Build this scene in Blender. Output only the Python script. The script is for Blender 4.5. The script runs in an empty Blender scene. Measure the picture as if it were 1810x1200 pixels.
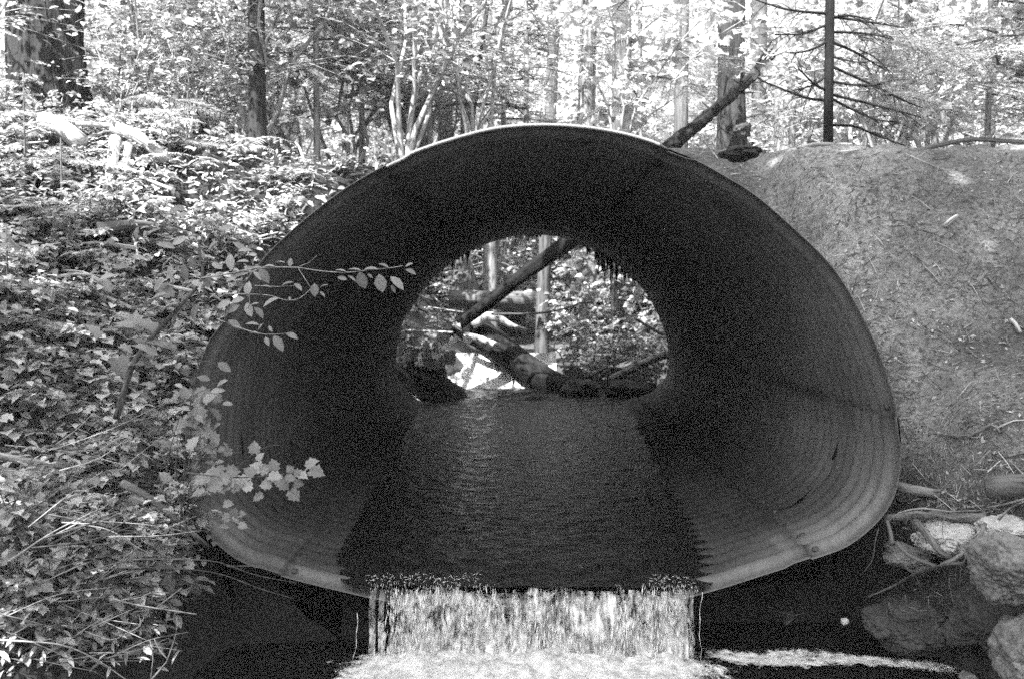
import bpy, math, random
import numpy as np
from mathutils import Vector, Matrix, Quaternion, Euler, noise as mnoise

# ------------------------------------------------------------------ camera, world, sun, exposure
scene = bpy.context.scene
COL = scene.collection
CAM = Vector((0.0, 0.0, 2.06))
PITCH, YAW = math.atan(72 / 1760), math.atan(26 / 1760)
cd = bpy.data.cameras.new("camera"); cam = bpy.data.objects.new("camera", cd); COL.objects.link(cam)
cam.location = CAM; cam.rotation_euler = (math.pi / 2 - PITCH, 0, YAW)
cd.lens = 35.0; cd.sensor_width = 36.0; cd.clip_end = 2000; cd.clip_start = 0.05
cd.dof.use_dof = True; cd.dof.focus_distance = 5.9; cd.dof.aperture_fstop = 3.2
scene.camera = cam
ROT = Euler((math.pi / 2 - PITCH, 0, YAW)).to_matrix()

SUN_DIR = Vector((-0.28, -0.48, 0.83)).normalized()
world = bpy.data.worlds.new("World"); scene.world = world; world.use_nodes = True
wn = world.node_tree; wn.nodes.clear()
sky = wn.nodes.new("ShaderNodeTexSky"); sky.sky_type = 'NISHITA'; sky.sun_disc = False
sky.sun_elevation = math.asin(SUN_DIR.z); sky.sun_rotation = math.atan2(SUN_DIR.x, SUN_DIR.y)
bw = wn.nodes.new("ShaderNodeRGBToBW"); bgn = wn.nodes.new("ShaderNodeBackground"); wo = wn.nodes.new("ShaderNodeOutputWorld")
bgn.inputs[1].default_value = 0.15
wn.links.new(sky.outputs[0], bw.inputs[0]); wn.links.new(bw.outputs[0], bgn.inputs[0]); wn.links.new(bgn.outputs[0], wo.inputs[0])

sd = bpy.data.lights.new("sun", 'SUN'); sd.energy = 3.6; sd.angle = math.radians(0.6); sd.color = (1, 1, 1)
so = bpy.data.objects.new("sun", sd); COL.objects.link(so); so.location = (-5, 6, 20)
so.rotation_euler = SUN_DIR.to_track_quat('Z', 'Y').to_euler()

vs = scene.view_settings
scene.display_settings.display_device = 'sRGB'
vs.view_transform = 'Standard'; vs.look = 'None'; vs.gamma = 1.0; vs.exposure = 2.95
scene.cycles.sample_clamp_indirect = 4.0; scene.cycles.max_bounces = 6; scene.cycles.diffuse_bounces = 3; scene.cycles.transparent_max_bounces = 16
scene.cycles.use_denoising = False          # the photograph is grainy film

rng = np.random.default_rng(11); random.seed(5)

def P(px, py, Y):
    """point at depth Y (metres along +y) seen at pixel px,py of the 1810x1200 photograph"""
    d = ROT @ Vector(((px - 905) / 1760, -(py - 600) / 1760, -1.0))
    return CAM + d * (Y / d.y)
def PX(Y): return Y / 1760.0               # metres per photo pixel at depth Y

# ------------------------------------------------------------------ numpy noise
_tab = rng.random((256, 256))
def vnoise(x, y):
    x = np.asarray(x, float); y = np.asarray(y, float)
    xi = np.floor(x).astype(int); yi = np.floor(y).astype(int); fx = x - xi; fy = y - yi
    fx = fx * fx * (3 - 2 * fx); fy = fy * fy * (3 - 2 * fy)
    g = lambda a, b: _tab[a & 255, b & 255]
    return (g(xi, yi) * (1 - fx) + g(xi + 1, yi) * fx) * (1 - fy) + (g(xi, yi + 1) * (1 - fx) + g(xi + 1, yi + 1) * fx) * fy
def fbm(x, y, o=4):
    s = 0; a = 0.5
    for i in range(o):
        s = s + a * (vnoise(x * 2 ** i + 17.3 * i, y * 2 ** i + 9.1 * i) - 0.5); a *= 0.5
    return s
def sst(a, b, x):
    t = np.clip((x - a) / (b - a), 0, 1); return t * t * (3 - 2 * t)
def smin(a, b, k):
    h = np.clip(0.5 + 0.5 * (b - a) / k, 0, 1); return b * (1 - h) + a * h - k * h * (1 - h)

# ------------------------------------------------------------------ mesh builder
class MB:
    def __init__(self): self.V = []; self.T = []; self.F = []; self.n = 0
    def arr(self, v, f, t=None):
        v = np.asarray(v, float).reshape(-1, 3); f = np.asarray(f, int)
        if t is None: t = v
        self.V.append(v); self.T.append(np.asarray(t, float).reshape(-1, 3)); self.F.append(f + self.n); self.n += len(v)
        return self
    def tube(self, path, radii, n=8, cap=True, rough=0.0, rs=8.0):
        p = np.array([tuple(q) for q in path], float); m = len(p)
        r = np.asarray(radii, float) if hasattr(radii, '__len__') else np.full(m, radii)
        if len(r) == 2 and m != 2: r = np.linspace(r[0], r[1], m)
        t = np.gradient(p, axis=0); t /= np.linalg.norm(t, axis=1)[:, None] + 1e-12
        a = np.array([0.0, 0, 1]) if abs(t[0, 2]) < 0.8 else np.array([1.0, 0, 0])
        u = np.cross(t[0], a); u /= np.linalg.norm(u)
        th = np.arange(n) * 2 * np.pi / n; L = np.r_[0, np.cumsum(np.linalg.norm(np.diff(p, axis=0), axis=1))]
        off = rng.random(3) * 40; V = []; T = []
        for i in range(m):
            u = u - t[i] * np.dot(u, t[i]); u /= np.linalg.norm(u); w = np.cross(t[i], u)
            rr = np.full(n, r[i])
            if rough:
                rr = rr * (1 + rough * 2 * fbm(np.cos(th) * 1.7 + off[0] + L[i] * 0.35 * rs * 0.3, np.sin(th) * 1.7 + off[1] + L[i] * rs * 0.12, 3))
            V.append(p[i] + np.outer(np.cos(th) * rr, u) + np.outer(np.sin(th) * rr, w))
            T.append(np.c_[np.cos(th) * r[i] + off[0], np.sin(th) * r[i] + off[1], np.full(n, L[i] + off[2])])
        base = self.n; self.V.append(np.vstack(V)); self.T.append(np.vstack(T)); self.n += m * n
        i, j = np.meshgrid(np.arange(m - 1), np.arange(n), indexing='ij'); k = (j + 1) % n
        self.F.append(np.stack([i * n + j, i * n + k, (i + 1) * n + k, (i + 1) * n + j], -1).reshape(-1, 4) + base)
        if cap:
            for ring, flip in ((0, True), (m - 1, False)):
                ids = base + ring * n + np.arange(n)
                self.V.append(p[ring][None]); self.T.append(np.array([[off[0], off[1], L[ring] + off[2]]])); c = self.n; self.n += 1
                f = np.stack([ids, np.roll(ids, -1), np.full(n, c)], -1)
                self.F.append(f[:, ::-1] if flip else f)
        return self
    def leaves(self, tpl, pos, d, nrm, size, tint):
        tv, tf = tpl; N = len(pos)
        if N == 0: return self
        d = d / (np.linalg.norm(d, axis=1)[:, None] + 1e-9)
        z = nrm - d * np.sum(nrm * d, 1)[:, None]; z /= np.linalg.norm(z, axis=1)[:, None] + 1e-9
        y = np.cross(z, d); s = np.asarray(size)[:, None, None]
        v = pos[:, None, :] + s * (tv[None, :, 0:1] * d[:, None, :] + tv[None, :, 1:2] * y[:, None, :] + tv[None, :, 2:3] * z[:, None, :])
        t = np.empty((N, len(tv), 3)); t[:, :, 0] = np.asarray(tint)[:, None]; t[:, :, 1] = tv[None, :, 0]; t[:, :, 2] = tv[None, :, 1]
        f = (tf[None] + (np.arange(N) * len(tv))[:, None, None]).reshape(-1, tf.shape[1])
        return self.arr(v.reshape(-1, 3), f, t.reshape(-1, 3))
    def build(self, name, mat, parent=None, origin=None, smooth=True):
        V = np.vstack(self.V); T = np.vstack(self.T)
        if origin is None: origin = tuple(parent.location) if parent else (0, 0, 0)
        o = np.array(tuple(origin), float)
        me = bpy.data.meshes.new(name); me.vertices.add(len(V)); me.vertices.foreach_set("co", (V - o).astype(np.float32).ravel())
        lv = np.concatenate([f.ravel() for f in self.F]); lt = np.concatenate([np.full(len(f), f.shape[1]) for f in self.F])
        me.loops.add(len(lv)); me.loops.foreach_set("vertex_index", lv.astype(np.int32))
        me.polygons.add(len(lt)); me.polygons.foreach_set("loop_start", np.r_[0, np.cumsum(lt)[:-1]].astype(np.int32))
        me.polygons.foreach_set("loop_total", lt.astype(np.int32))
        me.update(calc_edges=True)
        me.polygons.foreach_set("use_smooth", np.full(len(lt), smooth))
        at = me.attributes.new("tex", 'FLOAT_VECTOR', 'POINT'); at.data.foreach_set("vector", T.astype(np.float32).ravel())
        me.materials.append(mat); me.update()
        ob = bpy.data.objects.new(name, me); COL.objects.link(ob)
        if parent: ob.parent = parent
        else: ob.location = o
        return ob

def tag(o, label=None, cat=None, group=None, kind=None):
    if label: o["label"] = label
    if cat: o["category"] = cat
    if group: o["group"] = group
    if kind: o["kind"] = kind
    return o
def empty(name, loc, label, cat, group=None):
    o = bpy.data.objects.new(name, None); COL.objects.link(o); o.location = tuple(loc); o.empty_display_size = 0.1
    return tag(o, label, cat, group)
def copy_tree(o, loc, rz=0.0, sc=1.0, label=None, tilt=(0, 0)):
    c = o.copy(); COL.objects.link(c); c.location = tuple(loc); c.rotation_euler = (tilt[0], tilt[1], rz); c.scale = (sc,) * 3
    if label: c["label"] = label
    for ch in o.children:
        d = ch.copy(); COL.objects.link(d); d.parent = c
    return c

# ------------------------------------------------------------------ materials (all grey: the place is seen in black and white)
def new_mat(name):
    m = bpy.data.materials.new(name); m.use_nodes = True; nt = m.node_tree; nt.nodes.clear()
    out = nt.nodes.new("ShaderNodeOutputMaterial"); return m, nt, out
def N(nt, t, **kw):
    n = nt.nodes.new(t)
    for k, v in kw.items(): setattr(n, k, v)
    return n
def texvec(nt, scale=(1, 1, 1), attr="tex"):
    a = N(nt, "ShaderNodeAttribute", attribute_name=attr); mp = N(nt, "ShaderNodeMapping"); mp.inputs['Scale'].default_value = scale
    nt.links.new(a.outputs['Vector'], mp.inputs[0]); return mp.outputs[0]
def noise_tex(nt, vec, scale, detail=4, rough=0.6):
    n = N(nt, "ShaderNodeTexNoise"); n.inputs['Scale'].default_value = scale; n.inputs['Detail'].default_value = detail
    n.inputs['Roughness'].default_value = rough; nt.links.new(vec, n.inputs['Vector']); return n.outputs[0]
def ramp(nt, fac, stops):
    r = N(nt, "ShaderNodeValToRGB"); e = r.color_ramp.elements
    while len(e) < len(stops): e.new(0.5)
    for el, (p, g) in zip(e, stops): el.position = p; el.color = (g, g, g, 1)
    nt.links.new(fac, r.inputs[0]); return r.outputs[0]
def mth(nt, op, a, b=None, c=None):
    m = N(nt, "ShaderNodeMath", operation=op)
    for i, v in enumerate((a, b, c)):
        if v is None: continue
        if isinstance(v, (int, float)): m.inputs[i].default_value = v
        else: nt.links.new(v, m.inputs[i])
    return m.outputs[0]
def bump(nt, h, strength, dist):
    b = N(nt, "ShaderNodeBump"); b.inputs['Strength'].default_value = strength; b.inputs['Distance'].default_value = dist
    nt.links.new(h, b.inputs['Height']); return b.outputs[0]
def principled(nt, out, col, rough=0.8, nrm=None, spec=0.3, metal=0.0):
    p = N(nt, "ShaderNodeBsdfPrincipled")
    if isinstance(col, (int, float)): p.inputs['Base Color'].default_value = (col, col, col, 1)
    else: nt.links.new(col, p.inputs['Base Color'])
    if isinstance(rough, (int, float)): p.inputs['Roughness'].default_value = rough
    else: nt.links.new(rough, p.inputs['Roughness'])
    p.inputs['Specular IOR Level'].default_value = spec; p.inputs['Metallic'].default_value = metal
    if nrm is not None: nt.links.new(nrm, p.inputs['Normal'])
    if out is not None: nt.links.new(p.outputs[0], out.inputs[0])
    return p

def bark(name, lo, hi, sc=(26, 26, 3.0), bd=0.02, moss=None):
    m, nt, out = new_mat(name); v = texvec(nt, sc); n1 = noise_tex(nt, v, 1.0, 5, 0.65)
    n2 = noise_tex(nt, texvec(nt, (4, 4, 1.6)), 1.0, 3)
    c = ramp(nt, n1, [(0.33, lo * 0.35), (0.5, (lo + hi) / 2), (0.7, hi)])
    mix = N(nt, "ShaderNodeMix", data_type='RGBA', blend_type='MULTIPLY'); mix.inputs[0].default_value = 0.8
    nt.links.new(c, mix.inputs[6]); nt.links.new(ramp(nt, n2, [(0.3, 0.45), (0.62, 1.0)]), mix.inputs[7])
    principled(nt, out, mix.outputs[2], 0.85, bump(nt, n1, 0.9, bd), 0.2); return m
def leafmat(name, lo, hi, trans=0.35, rough=0.45, spec=0.4, vein=True):
    m, nt, out = new_mat(name); a = N(nt, "ShaderNodeAttribute", attribute_name="tex"); s = N(nt, "ShaderNodeSeparateXYZ")
    nt.links.new(a.outputs['Vector'], s.inputs[0])
    g = ramp(nt, s.outputs[0], [(0.0, lo), (0.6, (lo + hi) * 0.5), (1.0, hi)])
    nrm = None
    if vein:
        rib = ramp(nt, mth(nt, 'ABSOLUTE', s.outputs[2]), [(0.0, 1.25), (0.03, 1.0), (1.0, 0.92)])
        mix = N(nt, "ShaderNodeMix", data_type='RGBA', blend_type='MULTIPLY'); mix.inputs[0].default_value = 1.0
        nt.links.new(g, mix.inputs[6]); nt.links.new(rib, mix.inputs[7]); g = mix.outputs[2]
        w = mth(nt, 'SINE', mth(nt, 'MULTIPLY', mth(nt, 'SUBTRACT', s.outputs[1], mth(nt, 'MULTIPLY', mth(nt, 'ABSOLUTE', s.outputs[2]), 0.7)), 46.0))
        nrm = bump(nt, w, 0.12, 0.006)
    p = principled(nt, None, g, rough, nrm, spec)
    t = N(nt, "ShaderNodeBsdfTranslucent"); nt.links.new(g, t.inputs[0])
    mx = N(nt, "ShaderNodeMixShader"); mx.inputs[0].default_value = trans
    nt.links.new(p.outputs[0], mx.inputs[1]); nt.links.new(t.outputs[0], mx.inputs[2]); nt.links.new(mx.outputs[0], out.inputs[0])
    return m

M_BARK_DARK = bark("bark_dark", 0.015, 0.06, (22, 22, 2.2), 0.03)
M_TRUNK8 = bark("furrowed_bark", 0.02, 0.075, (24, 24, 2.0), 0.03)
M_CEDAR = bark("cedar_bark", 0.006, 0.045, (16, 16, 1.2), 0.06)
M_BARK_BLACK = bark("bark_black", 0.004, 0.014, (40, 40, 9), 0.01)
M_BARK_MID = bark("bark_mid", 0.06, 0.16, (30, 30, 3.0), 0.02)
M_BARK_PALE = bark("bark_pale", 0.16, 0.34, (34, 34, 5.0), 0.012)
M_WOOD = bark("weathered_wood", 0.25, 0.62, (50, 50, 3.0), 0.008)
M_MOSS_LOG = bark("mossy_log", 0.004, 0.024, (14, 14, 6), 0.03)
M_WETLOG = bark("wet_dark_log", 0.012, 0.05, (18, 18, 4), 0.02)
M_WETLOG2 = bark("black_wet_bark", 0.003, 0.011, (18, 18, 4), 0.02)
M_TWIG = bark("twig_bark", 0.05, 0.15, (60, 60, 20), 0.003)
M_TWIG_PALE = bark("pale_twig_bark", 0.25, 0.45, (60, 60, 20), 0.003)
M_ROOT = bark("root_bark", 0.09, 0.26, (50, 50, 9), 0.006)
M_LEAF = leafmat("broad_leaf", 0.12, 0.66, 0.38)
M_LEAF_BRIGHT = leafmat("brightened_leaf", 0.28, 0.74, 0.5)  # leaf tone raised so the woods read as brightly lit
M_LEAF_NEAR = leafmat("near_leaf", 0.14, 0.32, 0.25, 0.4, 0.5)
M_NEEDLE = leafmat("needle", 0.4, 0.75, 0.5, 0.5, 0.35, False)
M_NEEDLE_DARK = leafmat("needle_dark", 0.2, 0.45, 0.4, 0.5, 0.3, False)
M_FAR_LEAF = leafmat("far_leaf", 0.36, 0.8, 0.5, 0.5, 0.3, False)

def rockmat(name, lo, hi):
    m, nt, out = new_mat(name); tc = N(nt, "ShaderNodeTexCoord"); v = tc.outputs['Object']
    n1 = noise_tex(nt, v, 7, 6, 0.7); n2 = noise_tex(nt, v, 45, 4, 0.7)
    h = mth(nt, 'ADD', mth(nt, 'MULTIPLY', n1, 0.6), mth(nt, 'MULTIPLY', n2, 0.4))
    principled(nt, out, ramp(nt, h, [(0.35, lo), (0.62, hi)]), 0.85, bump(nt, h, 0.8, 0.02), 0.3); return m
M_ROCK = rockmat("boulder_grey", 0.06, 0.24); M_ROCK_PALE = rockmat("pale_rock", 0.26, 0.5); M_ROCK_WET = rockmat("wet_rock", 0.012, 0.05)
M_ROCK_MOSS = rockmat("mossy_rock", 0.015, 0.075)

def soilmat():
    m, nt, out = new_mat("forest_soil"); tc = N(nt, "ShaderNodeTexCoord"); v = tc.outputs['Object']
    n1 = noise_tex(nt, v, 28, 6, 0.75); n2 = noise_tex(nt, v, 2.2, 4); n3 = noise_tex(nt, v, 110, 3, 0.7)
    f = mth(nt, 'ADD', mth(nt, 'MULTIPLY', n1, 0.5), mth(nt, 'ADD', mth(nt, 'MULTIPLY', n2, 0.2), mth(nt, 'MULTIPLY', n3, 0.3)))
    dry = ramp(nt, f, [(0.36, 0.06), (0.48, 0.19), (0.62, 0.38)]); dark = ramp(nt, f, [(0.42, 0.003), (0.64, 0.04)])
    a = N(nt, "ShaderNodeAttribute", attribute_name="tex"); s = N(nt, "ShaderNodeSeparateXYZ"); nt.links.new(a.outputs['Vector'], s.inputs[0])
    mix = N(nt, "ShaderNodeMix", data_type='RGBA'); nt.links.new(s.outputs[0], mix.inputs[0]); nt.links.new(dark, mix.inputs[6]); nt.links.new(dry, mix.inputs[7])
    principled(nt, out, mix.outputs[2], 0.9, bump(nt, f, 0.9, 0.03), 0.2); return m
M_SOIL = soilmat()

def steelmat(name, lo, hi, metal, rough, grime_shade=False):  # mask darkens for seam grime, wet stain and painted inward shade
    m, nt, out = new_mat(name); tc = N(nt, "ShaderNodeTexCoord"); v = tc.outputs['Object']
    n1 = noise_tex(nt, v, 2.0, 5, 0.6); n2 = noise_tex(nt, v, 60, 3, 0.6)
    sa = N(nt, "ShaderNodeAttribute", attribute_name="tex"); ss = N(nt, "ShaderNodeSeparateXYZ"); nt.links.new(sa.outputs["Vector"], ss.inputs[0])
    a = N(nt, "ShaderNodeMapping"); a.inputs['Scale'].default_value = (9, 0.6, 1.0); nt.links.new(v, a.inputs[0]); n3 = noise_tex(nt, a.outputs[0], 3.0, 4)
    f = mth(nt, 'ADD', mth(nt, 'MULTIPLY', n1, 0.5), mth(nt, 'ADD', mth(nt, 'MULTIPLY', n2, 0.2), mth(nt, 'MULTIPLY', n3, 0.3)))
    mx = N(nt, 'ShaderNodeMix', data_type='RGBA', blend_type='MULTIPLY'); mx.inputs[0].default_value = 1.0 if grime_shade else 0.0
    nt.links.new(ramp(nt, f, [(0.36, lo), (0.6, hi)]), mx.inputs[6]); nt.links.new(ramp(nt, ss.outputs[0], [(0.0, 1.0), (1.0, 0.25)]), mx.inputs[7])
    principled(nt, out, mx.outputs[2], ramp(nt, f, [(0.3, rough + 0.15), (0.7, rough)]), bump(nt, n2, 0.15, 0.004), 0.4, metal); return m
M_STEEL = steelmat("galvanised_steel", 0.075, 0.19, 0.3, 0.5, True)
M_RIM = steelmat("lit_edge_tone", 0.5, 0.7, 0.2, 0.4); M_EDGE = steelmat("dull_steel_edge", 0.10, 0.17, 0.3, 0.5)  # paler first steel puts the light on the top edge into colour
M_BOLT = steelmat("bolt_steel", 0.04, 0.09, 0.3, 0.55)

def watermat(name, base, bs, b1):
    m, nt, out = new_mat(name); tc = N(nt, "ShaderNodeTexCoord"); mp = N(nt, "ShaderNodeMapping"); mp.inputs['Scale'].default_value = bs
    nt.links.new(tc.outputs['Object'], mp.inputs[0]); n1 = noise_tex(nt, mp.outputs[0], 9, 4, 0.6)
    principled(nt, out, base, 0.24, bump(nt, n1, b1, 0.03), 0.3); return m
M_WATER = watermat("stream_water", 0.012, (1.0, 1.6, 1), 0.9)
M_POOL = watermat("pool_water", 0.008, (1, 2, 1), 0.7)

def fallmat(name, sx, sz, a0, a1, c0=.14, c1=.5, c2=.88):
    m, nt, out = new_mat(name)
    n1 = noise_tex(nt, texvec(nt, (sx, sz, 0)), 1.0, 5, 0.7); n2 = noise_tex(nt, texvec(nt, (sx * 3.3, sz * 2.6, 0)), 1.0, 3, 0.6)
    n0 = noise_tex(nt, texvec(nt, (5.5, 3.0, 0)), 1.0, 3, 0.6)
    f = mth(nt, 'ADD', mth(nt, 'ADD', mth(nt, 'MULTIPLY', n1, 0.62), mth(nt, 'MULTIPLY', n2, 0.38)), mth(nt, 'MULTIPLY', mth(nt, 'SUBTRACT', n0, 0.5), 0.95))
    ta = N(nt, "ShaderNodeAttribute", attribute_name="tex"); ts = N(nt, "ShaderNodeSeparateXYZ"); nt.links.new(ta.outputs['Vector'], ts.inputs[0])
    if name == "falling_water": f = mth(nt, 'ADD', f, mth(nt, 'MULTIPLY', mth(nt, 'SUBTRACT', ts.outputs[2], 0.5), 0.2))
    al = ramp(nt, f, [(a0, 0.0), (a1, 1.0)])
    p = principled(nt, None, ramp(nt, n1, [(0.32, c0), (0.5, c1), (0.68, c2)]), 0.3, bump(nt, f, 0.6, 0.02), 0.5)
    t = N(nt, "ShaderNodeBsdfTransparent"); g = N(nt, "ShaderNodeBsdfGlossy"); g.inputs[1].default_value = 0.15; g.inputs[0].default_value = (0.5, 0.5, 0.5, 1)
    fr = N(nt, "ShaderNodeMixShader"); fr.inputs[0].default_value = 0.12; nt.links.new(t.outputs[0], fr.inputs[1]); nt.links.new(g.outputs[0], fr.inputs[2])
    mx = N(nt, "ShaderNodeMixShader"); nt.links.new(al, mx.inputs[0]); nt.links.new(fr.outputs[0], mx.inputs[1]); nt.links.new(p.outputs[0], mx.inputs[2])
    nt.links.new(mx.outputs[0], out.inputs[0]); return m
M_FALL = fallmat("falling_water", 24, 8.0, 0.41, 0.6)
M_FALL_FAR = fallmat("far_falling_water", 11, 2.0, 0.33, 0.5, .3, .5, .75)
def foammat():
    m, nt, out = new_mat("white_foam"); tc = N(nt, "ShaderNodeTexCoord"); v = tc.outputs['Object']
    n1 = noise_tex(nt, v, 14, 6, 0.75); n2 = noise_tex(nt, v, 70, 3, 0.7)
    a = N(nt, "ShaderNodeAttribute", attribute_name="tex"); s = N(nt, "ShaderNodeSeparateXYZ"); nt.links.new(a.outputs['Vector'], s.inputs[0])
    n0 = noise_tex(nt, v, 3.2, 4, 0.6)
    f = mth(nt, 'ADD', mth(nt, 'ADD', s.outputs[0], mth(nt, 'MULTIPLY', mth(nt, 'SUBTRACT', n0, 0.5), 0.9)), mth(nt, 'MULTIPLY', mth(nt, 'SUBTRACT', mth(nt, 'ADD', mth(nt, 'MULTIPLY', n1, 0.7), mth(nt, 'MULTIPLY', n2, 0.3)), 0.5), 1.6))
    al = ramp(nt, f, [(0.38, 0.0), (0.6, 1.0)])
    p = principled(nt, None, ramp(nt, n1, [(0.3, 0.28), (0.5, 0.62), (0.66, 0.92)]), 0.6, bump(nt, n1, 0.8, 0.04), 0.3); t = N(nt, "ShaderNodeBsdfTransparent")
    mx = N(nt, "ShaderNodeMixShader"); nt.links.new(al, mx.inputs[0]); nt.links.new(t.outputs[0], mx.inputs[1]); nt.links.new(p.outputs[0], mx.inputs[2])
    nt.links.new(mx.outputs[0], out.inputs[0]); return m
M_FOAM = foammat()

# ------------------------------------------------------------------ culvert section
Y0, Y1 = 5.69, 14.75
OUT_PX = [(945,230),(1000,231),(1050,236),(1100,245),(1150,259),(1174,270),(1229,292),(1276,318),(1331,352),(1400,412),(1442,452),(1477,493),(1510,549),(1543,617),
          (1564,677),(1579,733),(1585,783),(1583,830),(1575,870),(1560,899),(1543,919),(1520,940),(1487,962),(1433,981),(1343,1010),(1250,1039),(1150,1062),(1050,1075),
          (931,1080),(810,1074),(700,1058),(600,1036),(500,1011),(433,987),(400,965),(367,933),(347,896),(336,855),(333,800),(341,727),(357,655),(377,605),(400,575),
          (423,533),(447,493),(482,451),(533,403),(610,343),(688,298),(760,268),(840,244),(890,234)]
ctrl = np.array([[P(x, y, Y0).x, P(x, y, Y0).z] for x, y in OUT_PX])
def catmull(c, k=12):
    n = len(c); o = []
    for i in range(n):
        p0, p1, p2, p3 = c[i - 1], c[i], c[(i + 1) % n], c[(i + 2) % n]
        for t in np.arange(k) / k:
            o.append(0.5 * (2 * p1 + (p2 - p0) * t + (2 * p0 - 5 * p1 + 4 * p2 - p3) * t * t + (3 * p1 - p0 - 3 * p2 + p3) * t ** 3))
    return np.array(o)
cs = catmull(ctrl)
for _ in range(10): cs = cs * 0.5 + 0.25 * (np.roll(cs, 1, 0) + np.roll(cs, -1, 0))
L = np.r_[0, np.cumsum(np.linalg.norm(np.diff(np.vstack([cs, cs[:1]]), axis=0), axis=1))]
NS = 200
u = np.linspace(0, L[-1], NS, endpoint=False); cl = np.vstack([cs, cs[:1]])
SEC = np.c_[np.interp(u, L, cl[:, 0]), np.interp(u, L, cl[:, 1])]
# plate laps: a pair of close points at each seam so that the step is crisp
seam_px = [(1174, 270), (1581, 745), (1433, 981), (500, 1011), (688, 298), (931, 1080)]
seams = [int(np.argmin(np.hypot(SEC[:, 0] - P(x, y, Y0).x, SEC[:, 1] - P(x, y, Y0).z))) for x, y in seam_px]
us = list(u)
for s in seams: us.append(u[s] + 0.004)
us = np.sort(np.array(us)); SEC = np.c_[np.interp(us, L, cl[:, 0]), np.interp(us, L, cl[:, 1])]; NS = len(SEC)
tg = np.roll(SEC, -1, 0) - np.roll(SEC, 1, 0); NRM = np.c_[-tg[:, 1], tg[:, 0]]; NRM /= np.linalg.norm(NRM, axis=1)[:, None]
cen = SEC.mean(0)
if np.mean(np.sum(NRM * (SEC - cen), 1)) < 0: NRM = -NRM
lap = np.zeros(NS)
for s in seams:
    d = us - (u[s] + 0.002); d = np.where(d < -L[-1] / 2, d + L[-1], d)
    lap += np.where((d > 0) & (d < 0.16), -0.011, 0.0)
def in_section(x, z, grow=0.0):
    x = np.asarray(x); z = np.asarray(z); S = SEC + NRM * grow; r = np.zeros(x.shape, bool); j = NS - 1
    for i in range(NS):
        c = ((S[i, 1] > z) != (S[j, 1] > z)) & (x < (S[j, 0] - S[i, 0]) * (z - S[i, 1]) / (S[j, 1] - S[i, 1] + 1e-12) + S[i, 0]); r ^= c; j = i
    return r

# ------------------------------------------------------------------ terrain
def H(x, y, detail=True):
    x = np.asarray(x, float); y = np.asarray(y, float)
    pl = 0.1 + 0.55 * (-x - 1.5) + 0.75 * (y - 5.0)
    front = 1 - sst(5.75, 6.05, y)
    zl = pl * (1 - front) + front * (-0.35 + (np.maximum(pl, 0) + 0.35) * sst(1.62, 2.1, -x))
    t = y - 5.95 - 0.5 * sst(2.35, 1.95, x) + 0.3 * np.maximum(x - 2.2, 0) + 0.55 * sst(2.15, 2.7, x)* sst(6.6, 5.7, y)
    zr = np.where(t < 0, 0.85 + (5.5 - 3.2 * sst(2.15, 2.6, x)) * t, 0.85 + 1.1 * t)
    w = sst(-1.8, 1.6, x); zf = zl * (1 - w) + zr * w
    top = 3.36 + 0.10 * np.maximum(-x - 2, 0) - 0.06 * np.clip(x - 1.5, 0, 2) + 0.06 * np.clip(x - 3.5, 0, 1.5)
    z = smin(zf, top, 0.4)
    zb = 3.3 - 2.3 * (y - 13.3)
    xc = 0.25; floor = 0.28 + 0.62 * sst(16.6, 16.9, y) + 0.05 * np.maximum(y - 17, 0)
    dl = np.maximum(xc - 1.25 - x, 0); dr = np.maximum(x - xc - 1.45, 0)
    bank = floor + np.minimum(0.8 * dl, 1.5 + 0.02 * dl) + np.minimum(0.62 * dr, 1.3 + 0.02 * dr) + 0.04 * np.maximum(y - 18, 0) * sst(0.2, 2, dl + dr)
    z = np.where(y > 11, np.maximum(smin(z, zb, 0.4), bank), z)
    z = np.maximum(z, -0.45)
    if detail:
        z = z + 0.22 * fbm(x * 0.9, y * 0.9, 4) + 0.05 * fbm(x * 5, y * 5, 3) + (0.22 * fbm(x * 2.1 + 7, y * 2.1, 4) + 0.06 * fbm(x * 7, y * 7, 3)) * sst(1.6, 2.6, x) * sst(6.0, 6.6, y) + (0.38 * fbm(x * 2.3 + 11, y * 2.3, 4) + 0.12 * fbm(x * 8, y * 8, 3)) * sst(-1.0, -1.4, x) * sst(6.1, 5.8, y)
    return z
def axis(a, b, step, far, grow=1.25):
    v = list(np.arange(a, b + 1e-6, step)); s = step
    while v[-1] < far: s *= grow; v.append(v[-1] + s)
    s = step
    while v[0] > -far: s *= grow; v.insert(0, v[0] - s)
    return np.array(v)
gx = axis(-7, 7, 0.07, 160); gy = axis(3.4, 17.6, 0.07, 180)
X, Yg = np.meshgrid(gx, gy, indexing='ij'); Z = H(X, Yg)
nx, ny = len(gx), len(gy)
inside = in_section(X.ravel(), Z.ravel(), 0.03).reshape(nx, ny) & (Yg > Y0 - 0.02) & (Yg < Y1 + 0.02)
ii, jj = np.meshgrid(np.arange(nx - 1), np.arange(ny - 1), indexing='ij')
keep = ~(inside[:-1, :-1] | inside[1:, :-1] | inside[1:, 1:] | inside[:-1, 1:])
idx = lambda a, b: a * ny + b
F = np.stack([idx(ii, jj), idx(ii + 1, jj), idx(ii + 1, jj + 1), idx(ii, jj + 1)], -1)[keep]
dry = sst(0.9, 2.6, X + 0.8 * fbm(X, Yg, 3)) * sst(0.8, 1.15, Z + 0.3 * fbm(X * 3, Yg * 3, 3)) ; dry = np.maximum(dry, .45 * sst(2.1, 2.5, X) * sst(.15, .5, Z) * (Yg < 7)); dry = np.where(Yg > 8.2, np.maximum(dry, 0.8 * sst(-1.5, 0.5, X)), dry)
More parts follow.
